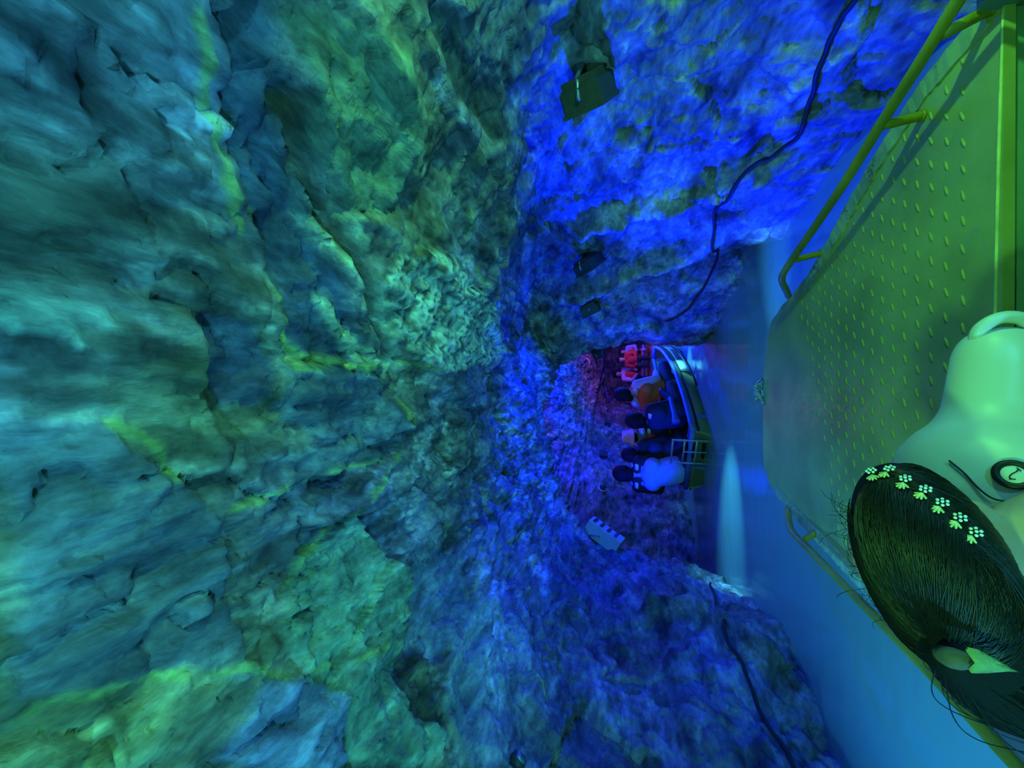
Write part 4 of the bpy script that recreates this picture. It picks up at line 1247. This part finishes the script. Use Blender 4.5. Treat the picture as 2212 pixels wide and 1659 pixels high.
def flood(label, p, face, w, h, d, mat, stand=0.05, fins=7, roll=0.0, slots=0, group='floodlights on the tunnel walls'):
    """box floodlight on a bracket: p rock point, face direction of the glass"""
    r, n = rock_at(p)
    root = empty('floodlight', r)
    tag(root, label, 'floodlight', group)
    f = Vector(face).normalized()
    q = f.to_track_quat('Y', 'Z') @ Euler((0, roll, 0)).to_quaternion()
    c = n * (stand + max(w, h) * .45)
    def put(bm): bmesh.ops.transform(bm, matrix=Matrix.Translation(c) @ q.to_matrix().to_4x4(), verts=bm.verts)
    bm = bmesh.new(); box(bm, (0, 0, 0), (w, d, h), bevel=.008); put(bm)
    body = from_bm('housing', bm, mat, root); auto_smooth(body)
    for k in range(fins):
        bm = bmesh.new(); x = (-.5 + (k + .5) / fins) * w * .9
        box(bm, (x, -d * .62, 0), (w * .035, d * .30, h * .86)); put(bm)
        from_bm('cooling_fin', bm, mat, body, False)
    for k in range(slots):
        bm = bmesh.new(); box(bm, (0, (-.36 + .24 * k) * d, -h * .5), (w * .7, d * .10, .012), bevel=.002); put(bm)
        from_bm('side_window', bm, M['glass_dark'], body, False)
    bm = bmesh.new()
    for s, t in (((w * 1.04, d * .18, h * .07), (0, d * .5, h * .48)), ((w * 1.04, d * .18, h * .07), (0, d * .5, -h * .48)),
                 ((w * .07, d * .18, h * 1.02), (w * .48, d * .5, 0)), ((w * .07, d * .18, h * 1.02), (-w * .48, d * .5, 0))):
        box(bm, t, s)
    put(bm); rim = from_bm('bezel', bm, mat, root, False)
    bm = bmesh.new(); box(bm, (0, d * .50, 0), (w * .9, .006, h * .9)); put(bm); from_bm('glass', bm, M['glass_dark'], rim, False)
    bm = bmesh.new()
    for sx in (-1, 1):
        a = c + q @ Vector((sx * w * .56, 0, 0)); m_ = c * .45 + q @ Vector((sx * w * .56, -d * .3, 0))
        tube(bm, [a, m_, n * -.03 + (q @ Vector((sx * w * .35, 0, 0)))], .009, 6)
    tube(bm, [c + q @ Vector((-w * .58, 0, 0)), c + q @ Vector((w * .58, 0, 0))], .007, 6)
    from_bm('bracket', bm, M['steel'], root)
    return root
flood('large dark floodlight high on the near right wall, ribbed back to us', (1.31, 1.66, 1.19), (-.75, .62, -.25), .19, .17, .09, M['lamp_dark'], .02, roll=.35)
flood('tilted floodlight between two rock ribs, second along the right wall', (1.16, 3.55, 1.28), (-.8, .35, -.45), .24, .18, .09, M['lamp_dark'], .0, roll=.6)
flood('square floodlight in a bright blue hollow, third along the right wall', (.85, 4.36, 1.32), (-.8, .3, -.4), .17, .19, .09, M['lamp_dark'], .0, roll=.05)
flood('small dark floodlight hung under the arch edge above the far boat', (.36, 5.03, 1.28), (-.5, .8, -.3), .10, .12, .08, M['lamp_dark'], -.03, roll=.1)
flood('pale long floodlight on the left wall where the near rock ends', (-1.82, 4.38, 1.25), (-.45, -.25, -.80), .19, .16, .36, M['lamp_pale'], .03, fins=0, roll=0.5, slots=4)
flood('tiny square floodlight in a blue patch of the far wall over the boat', (-.75, 9.0, 1.12), (.8, -.5, -.3), .13, .13, .07, M['lamp_dark'], .0, 4)
flood('tiny square floodlight on the far left wall behind the dark-haired passengers', (-1.37, 7.4, 1.25), (.7, -.6, -.3), .13, .13, .07, M['lamp_dark'], .0, 4)
# dome lamp with a ring, above the left stern passenger
r, n = rock_at((-1.70, 6.3, 1.26))
root = empty('dome_lamp', r); tag(root, 'round dark dome lamp in a pale ring on the far left wall', 'lamp')
bm = bmesh.new(); ball(bm, n * .05, .052, 3); from_bm('dome', bm, M['glass_dark'], root)
bm = bmesh.new(); ring(bm, n * .02, n.to_track_quat('Z', 'Y'), .058, .014, 24); from_bm('dome_ring', bm, M['lamp_pale'], root)
# small box at the left edge of the vault
r, n = rock_at((-1.61, 1.62, 1.50))
root = empty('junction_box', r); tag(root, 'small dark green junction box on the vault at the left', 'junction box')
bm = bmesh.new(); box(bm, n * .02, (.05, .06, .05), n.to_track_quat('Z', 'Y'), .006); from_bm('case', bm, M['lamp_dark'], root)
bm = bmesh.new(); box(bm, n * .048, (.035, .045, .008), n.to_track_quat('Z', 'Y'), .002); from_bm('cover', bm, M['steel'], root)

def cable(label, pts, r):
    P_ = cr_path(pts, 12)
    out = []
    for p in P_:
        s, n = rock_at(p)
        out.append(s + n * (r + .016))
    # slack: smooth the run so that it bridges small hollows
    for _ in range(3):
        out = [out[0]] + [(out[i - 1] + out[i] * 2 + out[i + 1]) / 4 for i in range(1, len(out) - 1)] + [out[-1]]
    for _ in range(3):
        for i, p in enumerate(out):
            s, n = rock_at(p)
            g = (p - s).dot(n)
            if g < r + .008: out[i] = p + n * (r + .008 - g)
        out = [out[0]] + [(out[i - 1] + out[i] * 4 + out[i + 1]) / 6 for i in range(1, len(out) - 1)] + [out[-1]]
    bm = bmesh.new(); tube(bm, out, r, 7)
    o = from_bm('power_cable', bm, M['black'])
    tag(o, label, 'cable', 'cables along the tunnel walls')
cable('black cable sagging along the right wall just above the water', [(1.27, 1.2, .36), (1.258, 1.516, .343), (1.234, 1.744, .31), (1.201, 2.028, .259), (1.195, 2.222, .275), (1.222, 2.654, .438), (1.162, 3.11, .352), (1.061, 3.679, .235), (.833, 4.248, .295), (.703, 4.555, .514)], .010)
cable('black cable running along the left wall just above the water', [(-1.808, 3.815, .258), (-1.70, 3.4, .30), (-1.681, 3.075, .333), (-1.697, 2.586, .353), (-1.76, 2.267, .34), (-1.792, 2.108, .301), (-1.8, 1.7, .3)], .009)
